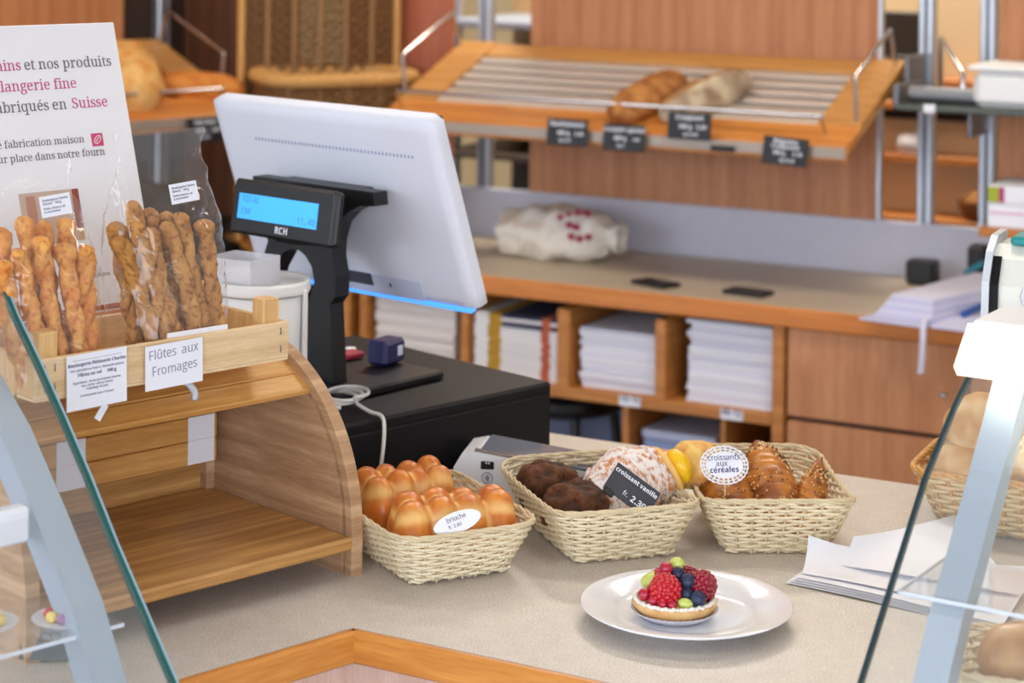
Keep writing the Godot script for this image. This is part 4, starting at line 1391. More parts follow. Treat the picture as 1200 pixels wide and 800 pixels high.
# ---------------------------------------------------------------- till
func till() -> void:
	var d := thing("cash_drawer", "black metal cash drawer box under the till screen", "cash drawer", TILL_AT, TILL_TURN)
	part(d, "drawer_body", MB.new().box(Vector3(-0.24, 0.056, -0.21), Vector3(0.48, 0.112, 0.42), 0.004), M.black_matt)
	part(d, "drawer_face", MB.new().box(Vector3(-0.24, 0.052, 0.001), Vector3(0.46, 0.09, 0.004), 0.0015), M.black_matt)

	var s := thing("till_screen", "white till monitor seen from behind on a black stand with blue customer display", "till", SCREEN_AT, SCREEN_TURN)
	var tilt := Basis(Vector3.RIGHT, deg_to_rad(20.0))
	var shell := MB.new()
	shell.T = Transform3D(tilt, Vector3.ZERO)
	# bevelled back shell
	var w := 0.216
	var h := 0.138
	var out := []
	for lv in [[0.0, -0.022], [0.0, -0.008], [0.004, -0.003], [0.012, 0.0], [0.02, 0.001]]:
		var row := PackedVector3Array()
		var rg := ring(w - lv[0], h - lv[0], 0.008, 80)
		for p in rg:
			row.append(Vector3(p.x, p.y, lv[1]))
		out.append(row)
	var cap := PackedVector3Array()
	for k in 80:
		cap.append(Vector3(0, 0, 0.001))
	out.append(cap)
	shell.grid(out, true)
	part(s, "monitor_shell", shell, plain(srgb(228, 230, 240), 0.38))
	var at := func(c: Vector3, sz: Vector3, bev := 0.0) -> MB:
		var m := MB.new()
		m.T = Transform3D(tilt, Vector3.ZERO)
		return m.box(c, sz, bev)
	part(s, "screen_glass", at.call(Vector3(0, 0, -0.025), Vector3(0.42, 0.266, 0.006), 0.001), M.black)
	for k in 46:
		part(s, "vent_slot", at.call(Vector3(-0.135 + k * 0.0067, 0.083, 0.0012), Vector3(0.0026, 0.0042, 0.0006)), plain_once("vent", srgb(150, 156, 186)))
	part(s, "light_strip", at.call(Vector3(0.0, -0.139, -0.006), Vector3(0.405, 0.0028, 0.01)), glow(Color(0.3, 0.62, 1.0), 1.1))
	part(s, "port_cover", at.call(Vector3(0.02, -0.118, 0.0018), Vector3(0.21, 0.03, 0.0015), 0.0006), plain(srgb(206, 212, 232), 0.45))
	part(s, "rating_label", at.call(Vector3(0.006, -0.112, 0.0032), Vector3(0.052, 0.018, 0.0006)), plain(srgb(70, 72, 84), 0.6))
	part(s, "lock_slot", at.call(Vector3(0.065, -0.116, 0.0028), Vector3(0.003, 0.006, 0.0008), 0.0003), M.black)
	part(s, "monitor_badge", at.call(Vector3(0.19, -0.126, 0.0014), Vector3(0.014, 0.005, 0.0005)), plain(srgb(200, 202, 212), 0.5))
	# stand
	var neck := PackedVector2Array()
	for p in [[-0.111, 0.030], [0.122, 0.030], [0.124, 0.012], [0.098, 0.010], [0.075, -0.001], [0.057, -0.017], [0.048, -0.042], [0.047, -0.063], [0.054, -0.089], [0.053, -0.116], [0.043, -0.127], [0.051, -0.232], [-0.010, -0.232], [-0.001, -0.137], [0.013, -0.101], [0.008, -0.081], [-0.004, -0.068], [-0.018, -0.061], [-0.033, -0.061], [-0.048, -0.068], [-0.064, -0.091], [-0.077, -0.124], [-0.086, -0.232], [-0.124, -0.232], [-0.094, -0.093], [-0.079, -0.056], [-0.111, 0.007]]:
		neck.append(Vector2(p[0], p[1]))
	part(s, "stand_neck", MB.new().prism(neck, 0.03, 0.056), M.black)
	part(s, "mount_bracket", MB.new().box(Vector3(0.0, 0.018, 0.02), Vector3(0.16, 0.022, 0.03), 0.004), M.black)
	part(s, "stand_base", MB.new().box(Vector3(-0.02, -0.238, -0.005), Vector3(0.24, 0.012, 0.21), 0.003), M.black)
	# customer display
	var cd := Node3D.new()
	var dt := Transform3D(Basis(Vector3.RIGHT, deg_to_rad(-8.0)), Vector3(0.033, 0.003, 0.135))
	cd.name = "customer_display"
	s.add_child(cd)
	cd.transform = dt
	part(cd, "housing", MB.new().box(Vector3(0, 0, -0.006), Vector3(0.194, 0.072, 0.014), 0.004), M.black)
	part(cd, "side_fin", MB.new().box(Vector3(0.094, 0, -0.009), Vector3(0.012, 0.07, 0.014), 0.004), M.black)
	part(cd, "arm", MB.new().box(Vector3(0, -0.02, -0.046), Vector3(0.05, 0.04, 0.07), 0.004), M.black)
	part(cd, "display_screen", MB.new().box(Vector3(-0.007, 0.001, 0.0014), Vector3(0.151, 0.033, 0.001)), glow(Color(0.24, 0.66, 0.95), 0.62))
	var ink := plain(srgb(70, 140, 190), 0.6)
	write(cd, "TOTAL", 0.0115, ink, shift(-0.076, 0.0035, 0.002), "Droid Sans Mono")
	write(cd, "CHF", 0.0115, ink, shift(-0.076, -0.0125, 0.002), "Droid Sans Mono")
	write(cd, "11.40", 0.0115, ink, shift(0.066, -0.0145, 0.002), "Droid Sans Mono", 400, HORIZONTAL_ALIGNMENT_RIGHT)
	write(cd, "RCH", 0.0125, M.chalk, shift(0.004, -0.0315, 0.0014), "Droid Sans", 700, HORIZONTAL_ALIGNMENT_CENTER)

	# small things on the drawer
	var nb := thing("navy_case", "small navy blue case with a round white emblem on the black drawer", "case", on_till(-0.137, 0.1125, -0.19), TILL_TURN + 14.0)
	nb.position.y = 0.9 + 0.1125 + 0.0135
	part(nb, "case_body", MB.new().box(Vector3(0, 0.017, 0), Vector3(0.05, 0.034, 0.034), 0.005), plain(srgb(34, 36, 84), 0.4))
	part(nb, "emblem", MB.new().box(Vector3(0.01, 0.018, 0.0172), Vector3(0.012, 0.014, 0.001), 0.0004), plain(srgb(216, 218, 232), 0.5))
	part(nb, "cap", MB.new().box(Vector3(0.027, 0.017, 0), Vector3(0.006, 0.022, 0.022), 0.002), plain(srgb(190, 192, 206), 0.5))
	single("red_packet", "flat red packet on the black drawer beside the navy case", "packet", MB.new().box(Vector3(0, 0.004, 0), Vector3(0.034, 0.008, 0.026), 0.002), plain(srgb(168, 34, 62), 0.5), on_till(-0.152, 0.126, -0.25), TILL_TURN)
	single("white_token", "round white token on the black drawer behind the red packet", "token", MB.new().lathe([Vector2(0, 0), Vector2(0.008, 0), Vector2(0.008, 0.0025), Vector2(0, 0.003)], 20), M.white, on_till(-0.118, 0.126, -0.29), 0)
	# white cable, coiled and hanging over the drawer front
	var cable := []
	for p in [[-0.292, 1.022, -2.86], [-0.27, 1.03, -2.81], [-0.262, 1.026, -2.75]]:
		cable.append(Vector3(p[0], p[1], p[2]))
	for i in 34:
		var q := TAU * i / 11.0 + 1.2
		cable.append(Vector3(-0.222 + 0.026 * cos(q) + 0.0006 * i, 1.022 + 0.00035 * i, -2.695 + 0.036 * sin(q)))
	for p in [[-0.19, 1.023, -2.672], [-0.172, 1.018, -2.652], [-0.158, 1.0165, -2.640], [-0.153, 1.008, -2.628], [-0.1535, 0.98, -2.622], [-0.158, 0.94, -2.618], [-0.16, 0.905, -2.615]]:
		cable.append(Vector3(p[0], p[1], p[2]))
	single("white_cable", "coiled white cable hanging over the front of the black drawer", "cable", MB.new().tube(curve(cable, 200), 0.0026, 8), plain(srgb(224, 222, 216), 0.5))
	# round white bucket with a small open box on its lid
	var b := thing("white_bucket", "round white plastic bucket with lid between the crate and the till", "bucket", Vector3(-0.312, 1.0125, -2.65))
	part(b, "bucket_body", MB.new().lathe([Vector2(0, 0), Vector2(0.05, 0), Vector2(0.052, 0.004), Vector2(0.058, 0.155), Vector2(0.0, 0.156)], 40), M.white_soft)
	part(b, "lid", MB.new().lathe([Vector2(0, 0.158), Vector2(0.0605, 0.157), Vector2(0.0625, 0.161), Vector2(0.0625, 0.17), Vector2(0.0605, 0.174), Vector2(0.056, 0.172), Vector2(0.053, 0.166), Vector2(0, 0.166)], 48), M.white_soft)
	part(b, "handle", MB.new().box(Vector3(0.058, 0.085, 0.022), Vector3(0.006, 0.16, 0.016), 0.002), M.white_soft)
	var o := thing("open_box", "small translucent plastic box of white cream on the bucket lid", "box", Vector3(-0.335, 1.179, -2.645), -30.0)
	var pl := clear(Color(0.9, 0.9, 0.92), 0.5, 0.3)
	for k in [[Vector3(0, 0.018, 0.03), Vector3(0.07, 0.036, 0.002)], [Vector3(0, 0.018, -0.03), Vector3(0.07, 0.036, 0.002)], [Vector3(0.035, 0.018, 0), Vector3(0.002, 0.036, 0.06)], [Vector3(-0.035, 0.018, 0), Vector3(0.002, 0.036, 0.06)], [Vector3(0, 0.001, 0), Vector3(0.07, 0.002, 0.06)]]:
		part(o, "wall_pane", MB.new().box(k[0], k[1]), pl)
	part(o, "cream_filling", loaf(0.06, 0.024, 0.5, 50, lin(236, 234, 228), lin(222, 220, 214), 0.3), M.bread).position.y = 0.002

func plain_once(k: String, c: Color) -> Material:
	if not M.has(k):
		M[k] = plain(c, 0.6)
	return M[k]

func card_reader() -> void:
	var t := thing("card_reader", "white card payment terminal with dark glass top behind the middle basket", "card terminal", Vector3(0.014, 0.9, -2.696), -10.0)
	var prof := PackedVector2Array([Vector2(-0.075, 0.0), Vector2(0.115, 0.0), Vector2(0.122, 0.036), Vector2(0.112, 0.046), Vector2(-0.045, 0.066), Vector2(-0.064, 0.062), Vector2(-0.074, 0.045)])
	part(t, "terminal_body", MB.new().prism(prof, -0.042, 0.042), M.white)
	part(t, "glass_top", MB.new().box(Vector3.ZERO, Vector3(0.15, 0.003, 0.078), 0.001), plain(srgb(116, 120, 132), 0.1)).transform = turned(Vector3.BACK, -7.2, Vector3(0.034, 0.0585, 0))
	part(t, "chrome_bar", MB.new().box(Vector3.ZERO, Vector3(0.058, 0.004, 0.006), 0.001), M.chrome).transform = turned(Vector3.BACK, -7.2, Vector3(-0.018, 0.0645, 0.0395))
	part(t, "status_window", MB.new().box(Vector3(-0.03, 0.05, 0.0425), Vector3(0.017, 0.01, 0.002), 0.0008), M.black)
	var r := []
	for i in 20:
		r.append(Vector3(-0.03 + 0.0068 * cos(TAU * i / 20.0), 0.034 + 0.0068 * sin(TAU * i / 20.0), 0.0427))
	var sign_m := plain(srgb(112, 124, 160), 0.6)
	part(t, "contactless_mark", MB.new().tube(r, 0.0005, 6, true), sign_m)
	for k in 3:
		var a := []
		for i in 7:
			var q := deg_to_rad(-45 + 15 * i)
			a.append(Vector3(-0.034 + (0.0022 + 0.0018 * k) * cos(q), 0.034 + (0.0022 + 0.0018 * k) * sin(q), 0.0427))
		part(t, "contactless_mark", MB.new().tube(a, 0.0005, 6), sign_m)
	write(t, "°°", 0.008, M.chalk, shift(-0.033, 0.0465, 0.0436))

# ---------------------------------------------------------------- pastry baskets
func smin(a: float, b: float, k: float) -> float:
	var h := clampf(0.5 + 0.5 * (b - a) / k, 0.0, 1.0)
	return lerpf(b, a, h) - k * h * (1.0 - h)

func brioche(seed_: int) -> MB:
	var r := RandomNumberGenerator.new()
	r.seed = seed_
	var lobes := []
	for row in 2:
		for k in 4:
			var x := (k - 1.5) * 0.038 + r.randf_range(-0.002, 0.002) + (0.008 if row == 1 else 0.0)
			var z := 0.021 if row == 0 else -0.022
			lobes.append([Vector3(x, 0.032, z), Vector3(0.0245, 0.033, 0.03)])
			lobes.append([Vector3(x + r.randf_range(-0.004, 0.004), 0.056 + r.randf_range(-0.002, 0.005), z * 0.8), Vector3(0.0195, 0.0185, 0.022)])
	var nz := FastNoiseLite.new()
	nz.seed = seed_
	nz.frequency = 34.0
	var f := func(p: Vector3) -> float:
		var d := 1.0
		for l in lobes:
			var q: Vector3 = (p - l[0]) / l[1]
			var e: float = (q.length() - 1.0) * minf(l[1].x, minf(l[1].y, l[1].z))
			d = smin(d, e, 0.006)
		return maxf(d, 0.002 - p.y)
	var paint := func(i: int, j: int, p: Vector3) -> Color:
		var a := 9.0
		var b := 9.0
		for l in lobes:
			var q: Vector3 = (p - l[0]) / l[1]
			var e: float = (q.length() - 1.0) * l[1].x
			if e < a:
				b = a
				a = e
			elif e < b:
				b = e
		var crease := 1.0 - smoothstep(0.0005, 0.0065, b - a)
		var top := clampf(0.5 + 0.9 * nz.get_noise_3dv(p), 0.0, 1.0)
		var c := lin(226, 142, 58).lerp(lin(194, 98, 36), top)
		return c.lerp(lin(244, 200, 122), crease * 0.8)
	return MB.new().nets(f, Vector3(-0.096, -0.004, -0.062), Vector3(0.102, 0.098, 0.058), 0.0034, paint)

# a crescent roll along x: layered ridges, pointed ends
func crescent(long: float, fat: float, bow: float, ridges: int, seed_: int, paint, fine := 1) -> MB:
	var nz := FastNoiseLite.new()
	nz.seed = seed_
	nz.frequency = 40.0
	nz.fractal_octaves = 3
	var rows := []
	var n := 84 * fine
	var around := 32 * fine
	for i in n + 1:
		var s := float(i) / n
		var e := absf(s - 0.5) * 2.0
		var step := fmod(e * ridges * 0.5 + 0.001, 1.0)
		var r := fat * pow(maxf(0.0, 1.0 - pow(e, 1.7)), 0.62) * (1.0 + (0.13 if ridges < 6 else 0.085) * (1.0 - step) * (1.0 - e * 0.5) - 0.05)
		r = maxf(r, 0.0004)
		var c := Vector3((s - 0.5) * long, 0, -bow * (1.0 - e * e))
		var row := PackedVector3Array()
		for j in around:
			var q := TAU * j / float(around)
			var p := c + Vector3(0.004 * sin(q), sin(q) * r * 0.86, cos(q) * r)
			p += (p - c) * 0.09 * nz.get_noise_3dv(p)
			row.append(p)
		rows.append(row)
	return MB.new().grid(rows, true, false, paint)

func sticker(called: String, label: String, category: String, at: Vector3, m: Node3D = null) -> Node3D:
	return thing(called, label, category, at)

func baskets() -> void:
	var g := "pale woven counter baskets"
	var spots := [[Vector3(-0.092, 0.9005, -2.449), 27.0, "pale woven basket holding two golden brioches next to the bread box", 0.0], [Vector3(0.112, 0.9005, -2.531), 18.0, "pale woven basket of dark pastries and the sugared croissant, between two other baskets", 0.006], [Vector3(0.3185, 0.9005, -2.565), 3.0, "pale woven basket of seeded croissants next to the white tissue paper", 0.01]]
	for s in spots:
		var t := thing("bread_basket", s[2], "basket", s[0], s[1], g)
		woven(t, 0.064, 0.1, 0.09, 0.127, 0.06, 14, 38, 0.0043, M.cane_pale, M.cane_rim, s[3])
	# brioches
	var bm := brioche(2)
	var a := single("brioche_loaf", "shiny golden brioche loaf at the front of the left basket", "brioche", bm, M.glazed, place(spots[0][0], 27.0, 0.006, 0.011, 0.052), 24.0, "brioches")
	a.scale = Vector3(0.93, 1.0, 0.9)
	var b := single("brioche_loaf", "shiny golden brioche loaf behind the front one, against the bread box", "brioche", brioche(5), M.glazed, place(spots[0][0], 27.0, -0.006, 0.011, -0.062), 40.0, "brioches")
	b.scale = Vector3(0.78, 1.02, 0.84)
	# oval tag
	var o := thing("oval_label", "small white oval label on a pick in the front brioche", "label", Vector3(-0.053, 0.9715, -2.338))
	o.rotation_degrees = Vector3(-28, 14, 16)
	var om := MB.new()
	om.T = Transform3D(Basis(Vector3.RIGHT, PI / 2.0), Vector3.ZERO)
	var oval := []
	for k in [[0.0, -0.0005], [1.0, -0.0005], [1.0, 0.0005], [0.0, 0.0005]]:
		oval.append(Vector2(k[0] * 0.0285, k[1]))
	var card := part(o, "oval_card", om.lathe(oval, 40), M.paper)
	card.scale = Vector3(1.0, 0.4, 1.0)
	part(o, "pick", MB.new().box(Vector3(-0.009, -0.014, -0.001), Vector3(0.004, 0.012, 0.001)), M.paper)
	write(o, "brioche", 0.007, M.ink, shift(0, 0.0005, 0.0008), "Droid Sans", 400, HORIZONTAL_ALIGNMENT_CENTER)
	write(o, "fr. 2.80", 0.005, M.ink, shift(-0.004, -0.006, 0.0008), "Droid Sans", 400, HORIZONTAL_ALIGNMENT_CENTER)
	# dark pastries in the middle basket
	var nz := FastNoiseLite.new()
	nz.seed = 21
	nz.frequency = 30.0
	nz.fractal_octaves = 3
	var dark := func(i: int, j: int, p: Vector3) -> Color:
		return lin(104, 58, 26).lerp(lin(58, 30, 14), clampf(0.5 + 1.2 * nz.get_noise_3dv(p * 1.4), 0.0, 1.0))
	var lump := func(seed_: int) -> MB:
		var r := RandomNumberGenerator.new()
		r.seed = seed_
		var bs := [[Vector3(0, 0.03, 0), 0.034]]
		for k in 5:
			var q := TAU * k / 5.0 + r.randf()
			bs.append([Vector3(cos(q) * 0.02, 0.028 + r.randf_range(-0.004, 0.016), sin(q) * 0.02), 0.021])
		var f := func(p: Vector3) -> float:
			var d := 1.0
			for l in bs:
				d = smin(d, p.distance_to(l[0]) - l[1], 0.01)
			return maxf(d + 0.008 * nz.get_noise_3dv(p * 1.3), 0.002 - p.y)
		return MB.new().nets(f, Vector3(-0.056, -0.004, -0.056), Vector3(0.056, 0.08, 0.056), 0.0035, dark)
	for s in [[-0.042, 0.012, 0.035, 3, "dark brown pastry at the front left of the middle basket", 10.0, 1.0], [-0.047, 0.016, -0.045, 8, "dark brown pastry behind the front one in the middle basket", 60.0, 1.02], [0.028, 0.01, -0.058, 6, "dark brown pastry half hidden behind the sugared croissant", 140.0, 0.85]]:
		var p := single("dark_pastry", s[4], "pastry", lump.call(s[3]), M.bread, place(spots[1][0], 18.0, s[0], s[1], s[2]), s[5], "dark pastries in the middle basket")
		p.scale = Vector3.ONE * s[6]
	# sugared croissant with custard
	var sugar := func(i: int, j: int, p: Vector3) -> Color:
		var k := nz.get_noise_3dv(p * 3.0) + 0.6 * nz.get_noise_3dv(p * 11.0)
		var edge := smoothstep(0.03, 0.062, p.x) + smoothstep(-0.006, -0.022, p.y) * 0.6
		var crust := lin(214, 140, 62).lerp(lin(186, 104, 52), clampf(0.5 + nz.get_noise_3dv(p * 0.9), 0.0, 1.0))
		var cover := clampf(1.0 + 2.2 * k - edge * 1.3, 0.0, 1.0)
		return crust.lerp(lin(238, 230, 226), cover)
	var v := thing("sugared_croissant", "croissant dusted with icing sugar and yellow custard at its open end", "croissant", place(spots[1][0], 18.0, 0.036, 0.056, 0.024))
	v.basis = Basis(Vector3.UP, deg_to_rad(24.0)) * Basis(Vector3.BACK, deg_to_rad(18.0)) * Basis(Vector3.RIGHT, deg_to_rad(24.0))
	part(v, "croissant_body", crescent(0.165, 0.044, 0.016, 5, 4, sugar, 3), M.bread)
	part(v, "custard", MB.new().ball(Vector3(0.063, 0.012, 0.005), Vector3(0.014, 0.022, 0.023), 12, 16), plain(srgb(246, 194, 28), 0.3))
	var gold := func(i: int, j: int, p: Vector3) -> Color:
		return lin(242, 204, 120).lerp(lin(216, 142, 70), clampf(0.4 + 1.3 * nz.get_noise_3dv(p * 1.2), 0.0, 1.0))
	var tip := crescent(0.07, 0.03, 0.004, 2, 9, gold, 2)
	part(v, "open_tip", tip, M.bread).transform = Transform3D(Basis(Vector3.BACK, deg_to_rad(10)), Vector3(0.09, -0.007, -0.002))
	var lip := []
	for i in 28:
		var q := TAU * i / 28.0
		lip.append(Vector3(0.052 - 0.004 * sin(q), 0.001 + 0.029 * sin(q), -0.004 + 0.031 * cos(q)))
	part(v, "dough_lip", MB.new().tube(lip, 0.0042, 8, true), plain(srgb(236, 188, 104), 0.6))
	# black price card on it
	var pc := thing("croissant_card", "black card reading croissant vanille stuck in the sugared croissant", "price card", Vector3(0.1475, 0.984, -2.43))
	pc.rotation_degrees = Vector3(-24, 14, -39)
	part(pc, "card", MB.new().box(Vector3(0, 0, 0), Vector3(0.061, 0.035, 0.0016), 0.0006), plain(srgb(52, 52, 58), 0.5))
	part(pc, "clip", MB.new().box(Vector3(-0.022, -0.0185, 0.0008), Vector3(0.014, 0.008, 0.004), 0.0015), M.black)
	write(pc, "croissant vanille", 0.0074, M.chalk, shift(0, 0.006, 0.0009), "Droid Sans", 700, HORIZONTAL_ALIGNMENT_CENTER)
	write(pc, "fr.", 0.0075, M.chalk, shift(-0.008, -0.0125, 0.0009))
	write(pc, "2.30", 0.0105, M.chalk, shift(0.0035, -0.0145, 0.0009), "Droid Sans", 700)
	# seeded croissants in the right basket
	var seeded := func(i: int, j: int, p: Vector3) -> Color:
		var s := 0.5 + 0.5 * sin(absf(p.x) * 430.0)
		return lin(212, 138, 62).lerp(lin(142, 76, 36), clampf(0.42 + 0.95 * nz.get_noise_3dv(p) + 0.25 * s, 0.0, 1.0))
	var sets := [[Basis(Vector3.UP, deg_to_rad(8)) * Basis(Vector3.RIGHT, deg_to_rad(-58)) * Basis(Vector3.BACK, deg_to_rad(90)), place(spots[2][0], 3.0, 0.006, 0.056, 0.01), 0.142, 0.0375, "largest seeded croissant, upright in the middle of the right basket", 3],
		[Basis(Vector3.UP, deg_to_rad(28)) * Basis(Vector3.RIGHT, deg_to_rad(-50)) * Basis(Vector3.BACK, deg_to_rad(90)), place(spots[2][0], 3.0, -0.05, 0.05, 0.022), 0.13, 0.034, "seeded croissant under the lace paper label", 6],
		[Basis(Vector3.UP, deg_to_rad(-24)) * Basis(Vector3.RIGHT, deg_to_rad(-30)) * Basis(Vector3.BACK, deg_to_rad(80)), place(spots[2][0], 3.0, 0.046, 0.034, 0.03), 0.125, 0.026, "smallest seeded croissant at the right side of its basket", 9]]
	var seed_m := [plain(srgb(236, 208, 148), 0.5), plain(srgb(74, 48, 30), 0.6)]
	for s in sets:
		var t := thing("seeded_croissant", s[4], "croissant", s[1], 0.0, "seeded croissants")
		t.basis = s[0]
		part(t, "croissant_body", crescent(s[2], s[3], 0.006, 13, s[5], seeded), M.glazed)
		for kind in 2:
			var mb := MB.new()
			for k in (110 if kind == 0 else 46):
				var x: float = rng.randf_range(-0.3, 0.42) * s[2]
				if rng.randf() < 0.35:
					x = absf(x) * 0.4 + 0.28 * s[2]
				var q := deg_to_rad(rng.randf_range(-75, 75))
				var e := absf(x / s[2]) * 2.0
				var r: float = s[3] * pow(maxf(0.0, 1.0 - pow(e, 1.7)), 0.62) * 1.035
				var c := Vector3(x, sin(q) * r * 0.86, cos(q) * r - 0.006 * (1.0 - e * e))
				mb.T = Transform3D(Basis(Vector3(rng.randf_range(-1, 1), rng.randf_range(-1, 1), rng.randf_range(-1, 1)).normalized(), rng.randf() * 3.0), c)
				mb.ball(Vector3.ZERO, Vector3(0.0016, 0.0008, 0.001), 4, 5)
			part(t, "seeds", mb, seed_m[kind]).set_meta("kind", "stuff")
	# lace paper label
	var dl := thing("lace_label", "white lace paper label with blue handwriting in the right basket", "label", Vector3(0.2605, 0.9995, -2.487))
	dl.rotation_degrees = Vector3(-22, 8, -3)
	var lace := MB.new()
	var nl := 26
	var rim_pts := PackedVector2Array()
	for i in nl * 6:
		var q := TAU * i / (nl * 6.0)
		var rr := 1.0 + 0.035 * absf(sin(q * nl / 2.0))
		rim_pts.append(Vector2(cos(q) * 0.0282 * rr, sin(q) * 0.0215 * rr))
	var inner := PackedVector2Array()
	for i in 60:
		var q := TAU * i / 60.0
		inner.append(Vector2(cos(q) * 0.0222, sin(q) * 0.0155))
	lace.prism(inner, -0.0004, 0.0004)
	part(dl, "paper", lace, M.paper)
	var ribs := MB.new()
	var ring_out := []
	var ring_mid := []
	for p in rim_pts:
		ring_out.append(Vector3(p.x, p.y, 0))
	for i in 72:
		var q := TAU * i / 72.0
		ring_mid.append(Vector3(cos(q) * 0.0252, sin(q) * 0.0185, 0))
	ribs.tube(ring_out, 0.0009, 5, true)
	ribs.tube(ring_mid, 0.0008, 5, true)
	for i in nl * 2:
		var q := TAU * i / (nl * 2.0)
		var q2 := q + 0.08 * (1.0 if i % 2 == 0 else -1.0)
		ribs.tube([Vector3(cos(q) * 0.022, sin(q) * 0.0153, 0), Vector3(cos(q2) * 0.0252, sin(q2) * 0.0185, 0), Vector3(cos(q) * 0.0284, sin(q) * 0.0217, 0)], 0.0007, 5)
	part(dl, "lace_edge", ribs, M.paper)
	var pen := plain(srgb(48, 54, 110), 0.8)
	write(dl, "croissants", 0.0088, pen, turned(Vector3.BACK, 4, Vector3(-0.0005, 0.0035, 0.0006)), "Droid Sans", 400, HORIZONTAL_ALIGNMENT_CENTER)
	write(dl, "aux", 0.0088, pen, turned(Vector3.BACK, 4, Vector3(-0.003, -0.0035, 0.0006)), "Droid Sans", 400, HORIZONTAL_ALIGNMENT_CENTER)
	write(dl, "céréales", 0.0088, pen, turned(Vector3.BACK, 4, Vector3(0, -0.0108, 0.0006)), "Droid Sans", 700, HORIZONTAL_ALIGNMENT_CENTER)
	part(dl, "pick", MB.new().tube([Vector3(0, -0.015, -0.001), Vector3(0.001, -0.034, -0.004)], 0.0009, 6), M.pine)

